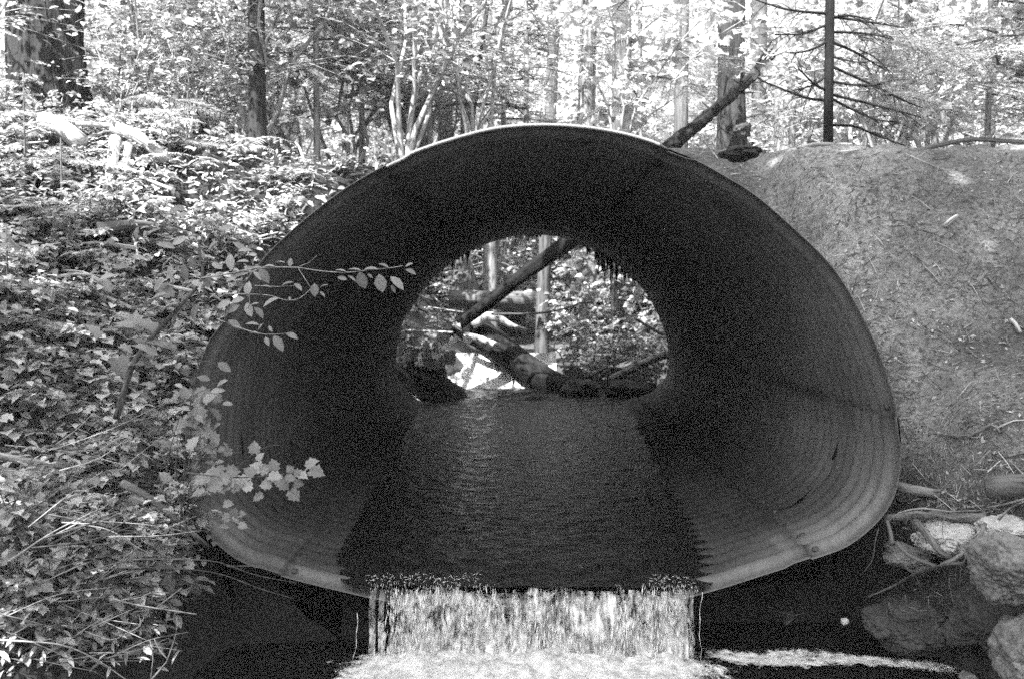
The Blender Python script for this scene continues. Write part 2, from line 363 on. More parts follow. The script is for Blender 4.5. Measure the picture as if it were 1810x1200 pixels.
dry = dry * np.clip(0.62 + 1.5 * fbm(X * 1.3 + 3, Yg * 1.3, 4) + 0.9 * fbm(X * 5 + 3, Yg * 5, 3) + 0.45 * np.exp(-((X - 2.1 - .35 * (Yg - 7)) / .45) ** 2), 0.08, 1.25)
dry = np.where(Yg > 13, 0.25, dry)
b = MB(); b.arr(np.c_[X.ravel(), Yg.ravel(), Z.ravel()], F, np.c_[dry.ravel(), X.ravel(), Yg.ravel()])
wxs = np.linspace(-2.6, 2.6, 150); _b = SEC[SEC[:, 1] < 1.25]; _b = _b[np.argsort(_b[:, 0])]; zt = np.interp(wxs, _b[:, 0], _b[:, 1]) + 0.01
zt[(wxs < _b[0, 0]) | (wxs > _b[-1, 0])] = 1.3
S_ = np.linspace(0, 1, 26)[:, None]; Zk = -0.5 + (zt + 0.5)[None, :] * S_; Xk = np.broadcast_to(wxs[None, :], Zk.shape); Yk = 6.5 + 0.25 * S_ + 0.5 * fbm(Xk * 1.6 + 9, Zk * 1.6, 4)
i, j = np.meshgrid(np.arange(25), np.arange(149), indexing='ij')
b.arr(np.c_[Xk.ravel(), Yk.ravel(), Zk.ravel()], np.stack([i * 150 + j, i * 150 + j + 1, (i + 1) * 150 + j + 1, (i + 1) * 150 + j], -1).reshape(-1, 4), np.c_[np.zeros(Zk.size), Xk.ravel(), Zk.ravel()])
ground = b.build("ground", M_SOIL); tag(ground, kind="structure")

def ray_ground(px, py, y0=3.5, y1=12.0):
    ys = np.arange(y0, y1, 0.03); d = ROT @ Vector(((px - 905) / 1760, -(py - 600) / 1760, -1.0)); k = ys / d.y
    x = CAM.x + d.x * k; z = CAM.z + d.z * k; h = H(x, ys)
    hit = np.nonzero(z <= h)[0]
    if len(hit) == 0: return None
    i = hit[0]; return Vector((x[i], ys[i], h[i]))

# ------------------------------------------------------------------ culvert
culvert = empty("culvert", (0.06, Y0, SEC[:, 1].min()), "corrugated steel pipe arch culvert carrying the creek through the earth bank", "culvert")
pitch = 0.166; A = 0.023
ys = np.r_[Y0, Y0 + 0.05, np.arange(Y0 + 0.07, Y1, pitch / 9)]; ys[-1] = Y1
f = np.where(ys < Y0 + 0.06, A, A * np.cos(2 * np.pi * (ys - Y0 - 0.06) / pitch))
off = f[:, None] + lap[None, :]
wob = 0.012 * fbm(np.arange(NS)[None, :] * 0.15 + 0 * ys[:, None], ys[:, None] * 0.8, 2)
R = off + wob * (ys[:, None] > Y0 + 0.1)
V = np.stack([SEC[None, :, 0] + NRM[None, :, 0] * R, np.broadcast_to(ys[:, None], R.shape), SEC[None, :, 1] + NRM[None, :, 1] * R], -1)
m = len(ys); i, j = np.meshgrid(np.arange(m - 1), np.arange(NS), indexing='ij'); k = (j + 1) % NS
Fq = np.stack([i * NS + j, (i + 1) * NS + j, (i + 1) * NS + k, i * NS + k], -1).reshape(-1, 4)
grime_shade = np.zeros(NS)  # seam grime; painted inward shade joins it in the mask below
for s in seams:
    d = np.abs(us - (u[s] + 0.002)); d = np.minimum(d, L[-1] - d); grime_shade = np.maximum(grime_shade, np.exp(-(d / 0.05) ** 2))
G = grime_shade[None, :] * np.clip(0.35 + 2.2 * fbm(np.arange(NS)[None, :] * 0.3 + 0 * ys[:, None], ys[:, None] * 2.5, 3) + 0.4, 0, 1)
G = np.maximum(G, 0.9 * sst(1.08 + .3 * fbm(np.arange(NS)[None, :] * .2 + 0 * ys[:, None], ys[:, None] * 1.5, 3), .62, V[:, :, 2]) * sst(Y0 + .25, Y0 + .9, ys)[:, None])  # waterline stain, deepened inward to paint in the falloff of light
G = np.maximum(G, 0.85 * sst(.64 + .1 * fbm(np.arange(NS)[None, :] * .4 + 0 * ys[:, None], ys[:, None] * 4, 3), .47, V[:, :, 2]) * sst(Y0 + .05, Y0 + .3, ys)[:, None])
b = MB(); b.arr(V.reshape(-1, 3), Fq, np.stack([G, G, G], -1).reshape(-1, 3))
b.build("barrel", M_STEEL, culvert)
ys2 = np.array([Y0 + 0.004, Y1]); R2 = A + 0.005
V = np.stack([np.broadcast_to(SEC[None, :, 0] + NRM[None, :, 0] * R2, (2, NS)), np.broadcast_to(ys2[:, None], (2, NS)), np.broadcast_to(SEC[None, :, 1] + NRM[None, :, 1] * R2, (2, NS))], -1)
i, j = np.meshgrid(np.arange(1), np.arange(NS), indexing='ij'); k = (j + 1) % NS
b = MB(); b.arr(V.reshape(-1, 3), np.stack([i * NS + j, i * NS + k, (i + 1) * NS + k, (i + 1) * NS + j], -1).reshape(-1, 4))
b.build("outer_shell", M_STEEL, culvert)
# rim: cut edge, thicker on the top plate
def rim_ring(y, sgn, part=None):
    top = (us > L[-1] - (L[-1] - u[seams[4]])) | (us < u[seams[0]])
    th = np.where(top, 0.017, 0.007)
    r0 = A + lap - 0.001; rings = [(r0, y + sgn * 0.03), (r0, y), (r0 + th * 0.35, y - sgn * 0.003), (r0 + th, y + sgn * 0.010), (r0 + th, y + sgn * 0.12)]
    V = np.concatenate([np.c_[SEC[:, 0] + NRM[:, 0] * r, np.full(NS, yy), SEC[:, 1] + NRM[:, 1] * r] for r, yy in rings])
    i, j = np.meshgrid(np.arange(len(rings) - 1), np.arange(NS), indexing='ij'); k = (j + 1) % NS
    if part is not None: sel = (top & top[k[0]]) == part; i, j, k = i[:, sel], j[:, sel], k[:, sel]
    q = np.stack([i * NS + j, i * NS + k, (i + 1) * NS + k, (i + 1) * NS + j], -1).reshape(-1, 4)
    bb = MB(); bb.arr(V, q); return bb
o = rim_ring(Y0 - 0.004, 1, True).build("rim", M_RIM, culvert); o["label"] = "cut edge of the top plate, paled as if lit from above"
rim_ring(Y0 - 0.004, 1, False).build("rim", M_EDGE, culvert)
rim_ring(Y1 + 0.004, -1).build("rim", M_STEEL, culvert)
bolt = MB()
th = np.arange(6) * np.pi / 3
bolt.arr(np.vstack([np.c_[np.cos(th) * .017, np.sin(th) * .017, np.zeros(6)], np.c_[np.cos(th) * .015, np.sin(th) * .015, np.full(6, .014)], [[0, 0, .016]]]),
         [[i, (i + 1) % 6, 6 + (i + 1) % 6, 6 + i] for i in range(6)])
bolt.F.append(np.array([[6 + i, 6 + (i + 1) % 6, 12] for i in range(6)]))
b0 = None
for s in seams[:5]:
    si = int(np.argmin(abs(us - u[s]))) - 1
    for q in range(8):
        yy = Y0 + 0.06 + pitch * (q + 0.5 * (q % 2)) * 0.98 + 0.03
        rr = A * math.cos(2 * math.pi * (yy - Y0 - 0.06) / pitch)
        pos = Vector((SEC[si, 0] + NRM[si, 0] * rr, yy, SEC[si, 1] + NRM[si, 1] * rr))
        if b0 is None: b0 = o = bolt.build("bolt", M_BOLT, culvert, origin=(0, 0, 0))
        else: o = b0.copy(); COL.objects.link(o); o.parent = culvert
        o.location = pos - culvert.location
        o.rotation_euler = Vector((-NRM[si, 0], 0, -NRM[si, 1])).to_track_quat('Z', 'Y').to_euler()
        o.scale = (1.25,) * 3

# ------------------------------------------------------------------ water
wy = np.r_[np.arange(Y0 - 0.0, 8, 0.022), np.arange(8, 17.0, 0.04)]; wx = np.linspace(-1, 1, 110)
cz = 0.40 + 0.0125 * (wy - Y0) + 0.03 * sst(0, 0.6, wy - Y0)
_q = SEC[(SEC[:, 1] < .9) & (SEC[:, 0] > 0.2)]; _q = _q[np.argsort(_q[:, 1])]; half = np.interp(cz, _q[:, 1], _q[:, 0]) + 0.03 - 0.05 * sst(.1, 0, wy - Y0) + 0.6 * sst(Y1 - 0.1, Y1 + 0.9, wy)
Xw = wx[:, None] * half[None, :]; Yw = np.broadcast_to(wy[None, :], Xw.shape)
rip = 0.05 * fbm(Xw * 3.2, Yw * 5.0, 3) + 0.055 * fbm(Xw * 11, Yw * 16, 3)
rip = rip * (0.7 + 0.9 * sst(9, 14, Yw))
Zw = cz[None, :] + rip * 0.55
b = MB(); a_, b_ = Xw.shape; i, j = np.meshgrid(np.arange(a_ - 1), np.arange(b_ - 1), indexing='ij')
b.arr(np.c_[Xw.ravel(), Yw.ravel(), Zw.ravel()], np.stack([i * b_ + j, (i + 1) * b_ + j, (i + 1) * b_ + j + 1, i * b_ + j + 1], -1).reshape(-1, 4))
tag(b.build("stream_water", M_WATER), kind="structure")

fall = MB(); spray = MB()
def curtain(mb, x0, x1, yo, zt, nxs, amp, seed):
    s = np.linspace(0, 1, 34); xs = np.linspace(x0, x1, nxs); S, Xf = np.meshgrid(s, xs, indexing='ij')
    zz = (zt + 0.09 * fbm(Xf * 5 + seed, S * 0, 3)) * (1 - S)
    yy = Y0 - yo - 0.17 * np.sqrt(S) + amp * fbm(Xf * 14 + seed, S * 2.2 + seed, 4)
    xx = Xf + 0.03 * fbm(Xf * 6 + seed, S * 3, 2) + 0.07 * S * fbm(Xf * 2.5 + seed, S * 1.5, 2)
    n_ = len(xs); i, j = np.meshgrid(np.arange(len(s) - 1), np.arange(n_ - 1), indexing='ij')
    mb.arr(np.c_[xx.ravel(), yy.ravel(), zz.ravel()], np.stack([i * n_ + j, i * n_ + j + 1, (i + 1) * n_ + j + 1, (i + 1) * n_ + j], -1).reshape(-1, 4),
           np.c_[xx.ravel() + seed, (S * 0.42 + seed).ravel(), S.ravel()])
xl, xr = P(692, 1045, Y0).x, P(1206, 1045, Y0).x
curtain(fall, xl, xr, 0.0, 0.392, 300, 0.10, 3.0); curtain(fall, xl + .01, xr - .01, 0.03, 0.385, 300, 0.12, 17.0)
curtain(fall, P(648, 0, Y0).x, P(659, 0, Y0).x, -0.02, 0.40, 16, 0.05, 31.0); curtain(fall, P(666, 0, Y0).x, P(676, 0, Y0).x, -0.01, 0.40, 16, 0.05, 36.0); curtain(fall, P(1204, 0, Y0).x, P(1232, 0, Y0).x, -0.01, 0.40, 40, 0.05, 41.0)
for px0, px1, w in ((632, 622, .9), (1246, 1241, .7)):
    pts = []
    for s in np.linspace(.05 if px0 > 1000 else .35, 1, 14):
        pts.append((P(px0 + (px1 - px0) * s + 2.2 * math.sin(s * 6 + px0) + 1.2 * math.sin(s * 17), 0, Y0).x, Y0 - 0.01 - 0.08 * math.sqrt(s), 0.40 * (1 - s)))
    spray.tube(pts, [w * PX(Y0) * (0.6 + 0.7 * random.random()) * (0.7 + 0.3 * math.sin(q * 1.7)) for q in range(14)], 6)
waterfall = fall.build("waterfall", M_FALL, origin=(0, Y0, 0)); tag(waterfall, kind="structure")
# stretched drops and foam threads in front of the sheet
drop = (np.array([[-.5, 0, 0], [0, .06, 0], [.5, 0, 0], [0, -.06, 0], [0, 0, .06], [0, 0, -.06]]),
        np.array([[0, 1, 4], [1, 2, 4], [2, 3, 4], [3, 0, 4], [1, 0, 5], [2, 1, 5], [3, 2, 5], [0, 3, 5]]))
n = 2600; s = rng.random(n) ** 0.8; x = rng.uniform(xl - .02, xr + .02, n); keepm = (fbm(x * 5, s * 1.2, 3) > 0.0); x = x[keepm]; s = s[keepm]; n = len(x)
pos = np.c_[x, Y0 - 0.03 - 0.17 * np.sqrt(s) - rng.random(n) * 0.05, 0.395 * (1 - s) + rng.normal(0, .006, n)]
d = np.c_[rng.normal(0, .08, n), -0.3 * (1 - s), -np.ones(n)]
spray.leaves(drop, pos, d, rng.normal(0, 1, (n, 3)), rng.uniform(0.02, 0.11, n) * rng.random(n), rng.random(n))
n = 420; s = rng.random(n); x = rng.uniform(P(640, 0, Y0).x, P(1235, 0, Y0).x, n)
keepm = fbm(x * 4 + 50, x * 0, 3) + 0.25 * np.abs(x / 1.0) > 0.06; x = x[keepm]; n = len(x)
pos = np.c_[x, Y0 - 0.02 + rng.random(n) * 0.16, 0.412 + rng.random(n) * 0.03]
spray.leaves(drop, pos, np.c_[rng.normal(0, 1, n), rng.normal(0, .4, n), rng.normal(0, .6, n)], rng.normal(0, 1, (n, 3)), rng.uniform(0.01, 0.035, n), rng.random(n))
m_, nt_, out_ = new_mat("white_water_drops"); principled(nt_, out_, 0.7, 0.25, None, 0.5); M_DROP = m_
n = 520; x = rng.uniform(P(636, 0, Y0).x, P(1240, 0, Y0).x, n); kk = fbm(x * 3 + 5, x * 0, 3) > -.12; x = x[kk]; n = len(x)
spray.leaves(drop, np.c_[x, Y0 - 0.01 - rng.random(n) * .05, 0.375 + rng.random(n) * .05], np.c_[rng.normal(0, .15, n), -.4 * np.ones(n), -np.ones(n)], rng.normal(0, 1, (n, 3)), rng.uniform(.008, .03, n), rng.random(n))
tag(spray.build("water_spray", M_DROP), kind="stuff")

# pool with foam
px_ = np.linspace(-9, 9, 160); py_ = np.r_[np.linspace(-40, 4, 30), np.arange(4.1, 6.6, 0.04)]
Xp, Yp = np.meshgrid(px_, py_, indexing='ij'); Zp = 0.02 * fbm(Xp * 3, Yp * 5, 3); b = MB(); b_ = len(py_); i, j = np.meshgrid(np.arange(len(px_) - 1), np.arange(b_ - 1), indexing='ij')
b.arr(np.c_[Xp.ravel(), Yp.ravel(), Zp.ravel()], np.stack([i * b_ + j, (i + 1) * b_ + j, (i + 1) * b_ + j + 1, i * b_ + j + 1], -1).reshape(-1, 4))
tag(b.build("pool_water", M_POOL), kind="structure")
fx = np.linspace(-1.7, 3.2, 260); fy = np.linspace(4.7, 5.86, 70); Xf, Yf = np.meshgrid(fx, fy, indexing='ij')
core = np.exp(-((Xf - 0.03) / 0.98) ** 8) * np.exp(-((Yf - 5.42) / 0.2) ** 2)
dens = np.maximum(1.15 * np.exp(-((Xf - 0.0) / 1.03) ** 6) * np.exp(-((Yf - 5.36) / 0.28) ** 2),
                  0.7 * np.exp(-((Yf - (5.60 - 0.10 * (Xf - 1.2) + 0.16 * fbm(Xf * 1.6, Xf * 0 + 3, 3))) / (0.14 + 0.14 * fbm(Xf * 2.3, Xf * 0 + 8, 2))) ** 2) * sst(0.9, 1.15, Xf) * (1 - sst(2.1, 2.6, Xf)))
Zf = 0.022 + core * (0.045 + 0.2 * np.abs(fbm(Xf * 5, Yf * 7, 4))) + 0.02 * fbm(Xf * 3, Yf * 5, 3); b_ = len(fy)
i, j = np.meshgrid(np.arange(len(fx) - 1), np.arange(b_ - 1), indexing='ij'); b = MB()
b.arr(np.c_[Xf.ravel(), Yf.ravel(), Zf.ravel()], np.stack([i * b_ + j, (i + 1) * b_ + j, (i + 1) * b_ + j + 1, i * b_ + j + 1], -1).reshape(-1, 4), np.c_[dens.ravel(), Xf.ravel(), Yf.ravel()])
tag(b.build("pool_foam", M_FOAM), kind="stuff")

# ------------------------------------------------------------------ leaf shapes
def fan(outline, fold=0.12, droop=0.1):
    o = np.array(outline, float); v = np.c_[o[:, 0], o[:, 1], fold * np.abs(o[:, 1]) - droop * o[:, 0] ** 2]
    return v
OVAL = (fan([(0, 0), (.18, .17), (.45, .27), (.75, .2), (1, 0), (.75, -.2), (.45, -.27), (.18, -.17), (.25, 0), (.6, 0)], 0.35, 0.15),
        np.array([[0, 1, 8], [0, 8, 7], [1, 2, 9], [1, 9, 8], [2, 3, 9], [3, 4, 9], [4, 5, 9], [5, 6, 9], [6, 7, 9], [7, 8, 9]])[:, ::-1])
_half = [(0.0, .0), (-.13, .22), (.0, .32), (.06, .5), (.3, .38), (.44, .56), (.6, .34), (.76, .3), (.8, .15), (1.0, 0.0)]
_o = _half + [(x, -y) for x, y in _half[-2:0:-1]] + [(.35, 0)]
MAPLE = (fan(_o, 0.28, 0.26), np.array([[i, (i + 1) % 18, 18] for i in range(18)])[:, ::-1])
QUAD = (np.array([[0, 0, 0], [.5, .3, .08], [1, 0, -.08], [.5, -.3, .08]]), np.array([[0, 3, 2, 1]]))
NEED = (np.array([[0, .1, 0], [1, .03, -.05], [1, -.03, -.05], [0, -.1, 0]]), np.array([[0, 3, 2, 1]]))
LONG = (np.array([[0, 0, 0], [.3, .11, .03], [.65, .1, 0], [1, 0, -.12], [.65, -.1, 0], [.3, -.11, .03]]), np.array([[0, 5, 1], [1, 5, 4], [1, 4, 2], [2, 4, 3]]))
def unit(n): a = rng.normal(0, 1, (n, 3)); return a / np.linalg.norm(a, axis=1)[:, None]

# ------------------------------------------------------------------ logs, twigs, trunks
def pts(lst, Y=None):
    return [P(q[0], q[1], q[2] if len(q) > 2 else Y) for q in lst]
def resample(path, step):
    p = np.array([tuple(q) for q in path]); k = max(2, len(p)); out = []
    ext = np.vstack([2 * p[0] - p[1], p, 2 * p[-1] - p[-2]])
    for i in range(1, k):
        p0, p1, p2, p3 = ext[i - 1], ext[i], ext[i + 1], ext[i + 2]; n = max(2, int(np.linalg.norm(p2 - p1) / step))
        for t in np.arange(n) / n:
            out.append(0.5 * (2 * p1 + (p2 - p0) * t + (2 * p0 - 5 * p1 + 4 * p2 - p3) * t * t + (3 * p1 - p0 - 3 * p2 + p3) * t ** 3))
    out.append(p[-1]); return np.array(out)
def log(name, label, cat, path, r0, r1, mat, n=12, rough=0.25, step=0.08, group=None, jit=0.0):
    p = resample(path, step)
    if jit: p[1:-1] += rng.normal(0, jit, p[1:-1].shape)
    mb = MB(); mb.tube(p, np.linspace(r0, r1, len(p)), n, True, rough)
    return tag(mb.build(name, mat, origin=p[0]), label, cat, group)
def tree(name, label, base, top, r0, r1, mat, n=16, group=None, rough=0.2, mid=None, flare=1.5, cat="tree"):
    base = Vector(base); top = Vector(top); e = empty(name, base, label, cat, group)
    path = resample([base - Vector((0, 0, .25)), mid or (base + top) / 2, top], 0.18)
    hh = path[:, 2] - base.z; r = np.linspace(r0, r1, len(path)) * (1 + (flare - 1) * np.exp(-np.maximum(hh, 0) / (r0 * 2.2)))
    mb = MB(); mb.tube(path, r, n, True, rough, 5.0); mb.build("trunk", mat, e); e["_r"] = r0
    return e
def branch(e, path, r0, r1, mat, name="branch", twigs=0):
    p = resample(path, 0.06); mb = MB(); mb.tube(p, np.linspace(r0, r1, len(p)), 6, True, 0.2)
    for q in range(twigs):
        i = random.randrange(len(p) // 4, len(p) - 1); d = Vector(p[min(i + 1, len(p) - 1)] - p[i - 1]).normalized()
        s = Vector(rng.normal(0, 1, 3)); v = (d * 0.8 + s * 0.5 + Vector((0, 0, -.25))).normalized(); l = random.uniform(.12, .4) * min(1, r0 * 60)
        a = Vector(p[i]); mb.tube([a, a + v * l * .5, a + v * l + Vector((0, 0, -.04))], [r1 * 0.9, r1 * 0.3], 4, False)
    return mb.build(name, mat, e)

# bough meshes (conifer sprays), built once and shared
def make_bough(seed, L=1.0):
    st = np.random.default_rng(seed); tw = MB(); nd = MB()
    xs = np.linspace(0, L, 12); main = np.c_[xs, 0.05 * np.sin(xs * 3 + seed), 0.04 * xs - 0.26 * xs ** 2]
    tw.tube(main, [0.009, 0.002], 5, False); P_, D_, N_, S_ = [], [], [], []
    def spray_on(a, d, l):
        n = int(l / 0.011); t = (np.arange(n) + st.random(n)) / n; p = a + d * (t * l)[:, None] + np.c_[np.zeros(n), np.zeros(n), -0.12 * (t * l) ** 2 / max(l, .05)]
        side = np.cross(d, [0, 0, 1.0]); side /= np.linalg.norm(side) + 1e-9; sg = np.where(np.arange(n) % 2 == 0, 1, -1)
        dd = side * sg[:, None] + d * 0.55 + st.normal(0, .22, (n, 3)); P_.append(p); D_.append(dd); N_.append(np.array([0, 0, 1.0]) + st.normal(0, .35, (n, 3))); S_.append(st.uniform(.018, .03, n))
    for x in np.arange(0.08, L, 0.045):
        a = np.array([np.interp(x, xs, main[:, k]) for k in range(3)])
        for sg in (1, -1):
            l = (0.10 + 0.36 * (1 - x / L) ** 0.7) * st.uniform(.6, 1.15) * min(1, .35 + x * 3); an = math.radians(st.uniform(45, 65)) * sg
            d = np.array([math.cos(an), math.sin(an), -0.25 + st.normal(0, .12)]); d /= np.linalg.norm(d)
            tw.tube([a, a + d * l], [0.003, 0.001], 3, False); spray_on(a, d, l)
            for q in (.35, .6):
                if l > .18:
                    an2 = an - sg * 0.7 * (1 if st.random() < .5 else -1); d2 = np.array([math.cos(an2), math.sin(an2), -.3]); d2 /= np.linalg.norm(d2); spray_on(a + d * l * q, d2, l * .4)
    nd.leaves(NEED, np.vstack(P_), np.vstack(D_), np.vstack(N_), np.concatenate(S_), st.random(len(np.vstack(P_))))
    o = nd.build("bough", M_NEEDLE); t = tw.build("bough_twig", M_TWIG); return o, t
BOUGHS = [make_bough(s) for s in (1, 2, 3)]
bough_used = [False] * 3
def add_bough(e, loc, direction, sc, dark=False, droop=0.0):
    k = random.randrange(3); o, t = BOUGHS[k]
    q = o.copy(); COL.objects.link(q); w = t.copy(); COL.objects.link(w)
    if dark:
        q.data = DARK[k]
    rz = math.atan2(direction[1], direction[0]); tilt = -math.atan2(direction[2], math.hypot(direction[0], direction[1]))
    q.name = "bough"; q.parent = e; q.location = Vector(loc) - e.location; q.rotation_euler = Euler((random.uniform(-.25, .25), tilt + droop, rz)); q.scale = (sc, sc, sc)
    w.name = "bough_twig"; w.parent = q
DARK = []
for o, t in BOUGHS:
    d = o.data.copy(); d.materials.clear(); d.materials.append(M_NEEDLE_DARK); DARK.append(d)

# ------------------------------------------------------------------ trees above the bank
def base_at(px, Y, pyb=None):
    x = P(px, 300, Y).x; return Vector((x, Y, float(H(x, Y))))
def top_at(px, Y, z): return Vector((P(px, 0, Y).x, Y, z))
t = tree("cedar_tree", "massive furrowed dark cedar trunk rising behind the leafy slope", base_at(85, 9.6), top_at(95, 9.7, 9), .31, .27, M_CEDAR, 60, rough=0.35, flare=1.35)
# twiggy dark conifer behind the crest
B = base_at(456, 9.6); fir = tree("fir_tree", "slim dark fir with bare twigs at the top of the leafy slope", B, top_at(452, 9.6, 9), .085, .055, M_BARK_DARK, 14, flare=1.3)
for (x0, y0, x1, y1) in ((440, 30, 410, 38), (460, 8, 540, 50), (445, 95, 400, 130), (462, 90, 520, 108), (445, 130, 350, 155), (444, 150, 385, 158), (445, 180, 405, 188), (465, 120, 490, 112), (440, 165, 400, 178)):
    a, c = P(x0, y0, 9.6), P(x1, y1, 9.2 + random.random() * .6); branch(fir, [a, (a + c) / 2 + Vector((0, 0, random.uniform(-.04, .05))), c], .011, .003, M_TWIG, "dead_branch", 5)
for k in range(12):
    z = 3.6 + random.random() * 3.2; an = random.uniform(0, 6.28); add_bough(fir, B + Vector((0, 0, z - B.z)), (math.cos(an), math.sin(an), .1), random.uniform(.9, 1.5))
sap = tree("alder_sapling", "thin dark sapling leaning behind the crown of the culvert", base_at(815, 11), P(868, -40, 11.3), .032, .022, M_BARK_DARK, 8, mid=P(846, 130, 11.1), flare=1.1)
for (x0, y0, x1, y1) in ((845, 130, 925, 165), (843, 145, 800, 110), (850, 105, 800, 100), (838, 165, 790, 150), (855, 85, 900, 75)):
    branch(sap, [P(x0, y0, 11.1), P((x0 + x1) / 2, (y0 + y1) / 2 - 6, 11), P(x1, y1, 11)], .008, .003, M_TWIG, "branch", 6)
t5 = tree("hemlock_tree", "straight grey trunk standing beyond the far end of the culvert and above its crown", P(955, 640, 17.5), P(988, -160, 17.8), .115, .095, M_BARK_MID, 16, flare=1.25)
t6 = tree("cedar_tree", "pale bright trunk hung with white twigs just behind the culvert crown", base_at(1033, 12), top_at(1047, 12, 7.5), .115, .09, M_BARK_PALE, 16)
for k in range(16):
    y0 = random.uniform(0, 190); sg = random.choice((-1, 1)); x0 = 1040 + sg * 12; ln = random.uniform(30, 85)
    branch(t6, [P(x0, y0, 11.9), P(x0 + sg * ln * .5, y0 + ln * .25, 11.7), P(x0 + sg * ln * .75, y0 + ln * random.uniform(.5, 1.0), 11.5)], .008, .003, M_TWIG_PALE, "dead_branch", 6)
t8 = tree("cedar_tree", "stout furrowed grey trunk with the broken log leaning against it", base_at(1293, 12), top_at(1288, 12, 9), .165, .14, M_TRUNK8, 22, rough=.3)
for (x0, y0, x1, y1, Y) in ((1270, 35, 1215, 75, 11.9), (1272, 60, 1205, 85, 11.6), (1312, 115, 1395, 140, 11.8), (1310, 120, 1440, 178, 11.8), (1312, 65, 1350, 80, 11.7)):
    branch(t8, [P(x0, y0, Y), P((x0 + x1) / 2, (y0 + y1) / 2 + 8, Y - .2), P(x1, y1, Y - .3)], .014, .004, M_TWIG if y0 > 100 else M_TWIG_PALE, "dead_branch", 6)
t10 = tree("birch_tree", "pale smooth trunk between the stout trunk and the black slim one", base_at(1388, 13), top_at(1386, 13, 9), .14, .12, M_BARK_PALE, 18)
t9 = tree("hemlock_tree", "dim grey trunk half hidden behind the stout furrowed one", base_at(1343, 16), top_at(1340, 16, 10), .13, .11, M_BARK_MID, 14)
t7 = tree("hemlock_tree", "soft grey trunk at the edge of bright leaves beside the stout furrowed one", base_at(1203, 15), top_at(1206, 15, 10), .11, .09, M_BARK_MID, 14)
t12 = tree("hemlock_tree", "broad shaded trunk seen only at the top edge behind white twigs", base_at(1100, 18), top_at(1098, 18, 11), .19, .16, M_BARK_MID, 16)
# black slim spruce with bare drooping branches at the trail edge
B11 = P(1464, 252, 8.9); B11.z = float(H(B11.x, 8.9)); spruce = tree("spruce_tree", "slim black spruce with bare drooping branches at the trail edge", B11, top_at(1467, 8.9, 8), .043, .034, M_BARK_BLACK, 12, flare=1.15, rough=.12)
for pth in ([(1468,30),(1540,40),(1600,50)], [(1470,57),(1530,60),(1580,70)], [(1470,75),(1510,92),(1560,122)], [(1470,118),(1530,145),(1590,175),(1632,192)], [(1470,168),(1540,185),(1600,200),(1628,208)],
            [(1470,175),(1510,196),(1550,212),(1585,216)], [(1470,222),(1510,224),(1550,240),(1600,258)], [(1465,25),(1390,17),(1320,-5)], [(1461,75),(1430,90),(1396,95)], [(1461,135),(1435,152),(1405,160)],
            [(1470,32),(1500,28),(1545,36)], [(1461,45),(1420,60),(1370,62)], [(1461,160),(1440,150),(1410,120)], [(1470,145),(1520,152),(1560,150)], [(1470,100),(1500,108),(1530,112)], [(1462,178),(1420,172),(1340,140)]):
    yo = random.uniform(-.5, .3); nP = len(pth); branch(spruce, [P(x, y, 8.9 + yo * i / nP) for i, (x, y) in enumerate(pth)], .014, .005, M_BARK_BLACK, "dead_branch", 9)
for k in range(9):
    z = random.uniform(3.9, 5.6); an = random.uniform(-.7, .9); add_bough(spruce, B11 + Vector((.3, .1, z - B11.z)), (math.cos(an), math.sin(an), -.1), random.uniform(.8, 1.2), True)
# leaning broken log
lp = pts([(1150, 292, 11.2), (1195, 252, 11.3), (1270, 188, 11.5), (1340, 124, 11.7), (1352, 112, 11.75)]); lr = resample(lp, .05); lr[1:] += rng.normal(0, .006, lr[1:].shape)
mb = MB(); mb.tube(lr, np.linspace(.095, .06, len(lr)), 16, True, .7); tip = lr[-1]; ax = lr[-1] - lr[-6]; ax /= np.linalg.norm(ax)
for q in range(9):
    o_ = rng.normal(0, .03, 3); mb.tube([tip - ax * .12 + o_ * .8, tip + ax * random.uniform(.05, .28) + o_ * 1.3], [.022, .003], 5, False)
for q in range(10):
    c_ = lr[random.randrange(8, len(lr) - 4)]; v_ = unit(1)[0] + ax * .6; mb.tube([c_, c_ + v_ * random.uniform(.1, .22)], [.016, .004], 5, False)
tag(mb.build("leaning_log", M_WETLOG2, origin=lr[0]), "broken jagged dark log propped against the stout furrowed trunk", "log")
log("broken_branch", "pale snapped branch hooked over the top of the leaning log", "branch", pts([(1325, 60, 11.7), (1345, 85, 11.7), (1362, 100, 11.7), (1400, 85, 11.6)]), .018, .008, M_TWIG_PALE, 7, .3)
# trunks further back
back = [(255, 15, .15, 2), (318, 13.5, .11, 2), (352, 12.5, .14, 1), (620, 14, .055, 2), (690, 17, .16, 2), (735, 12.7, .12, 2), (792, 13.5, .11, 2), (825, 12.5, .08, 2), (868, 20, .14, 2), (905, 24, .15, 1),
        (1250, 26, .14, 1), (1425, 22, .12, 2), (1520, 20, .09, 1), (1565, 25, .16, 1), (1632, 23, .15, 1), (1700, 18, .09, 1), (1752, 16, .05, 0), (1795, 21, .13, 1),
        (170, 19, .13, 2), (400, 22, .15, 2), (505, 25, .18, 2), (560, 20, .12, 2), (650, 27, .2, 1), (1480, 30, .2, 1), (1605, 30, .17, 1)]
for px, Y, r, mm in back:
    bb = base_at(px, Y); lean = rng.normal(0, .02)
    tree("hemlock_tree", "grey trunk among the bright leaves of the woods behind the trail", bb, bb + Vector((lean * 10, 0, 10.5)), r, r * .85, (M_BARK_DARK, M_BARK_MID, M_BARK_PALE)[mm], 12, "trunks in the woods behind the trail")

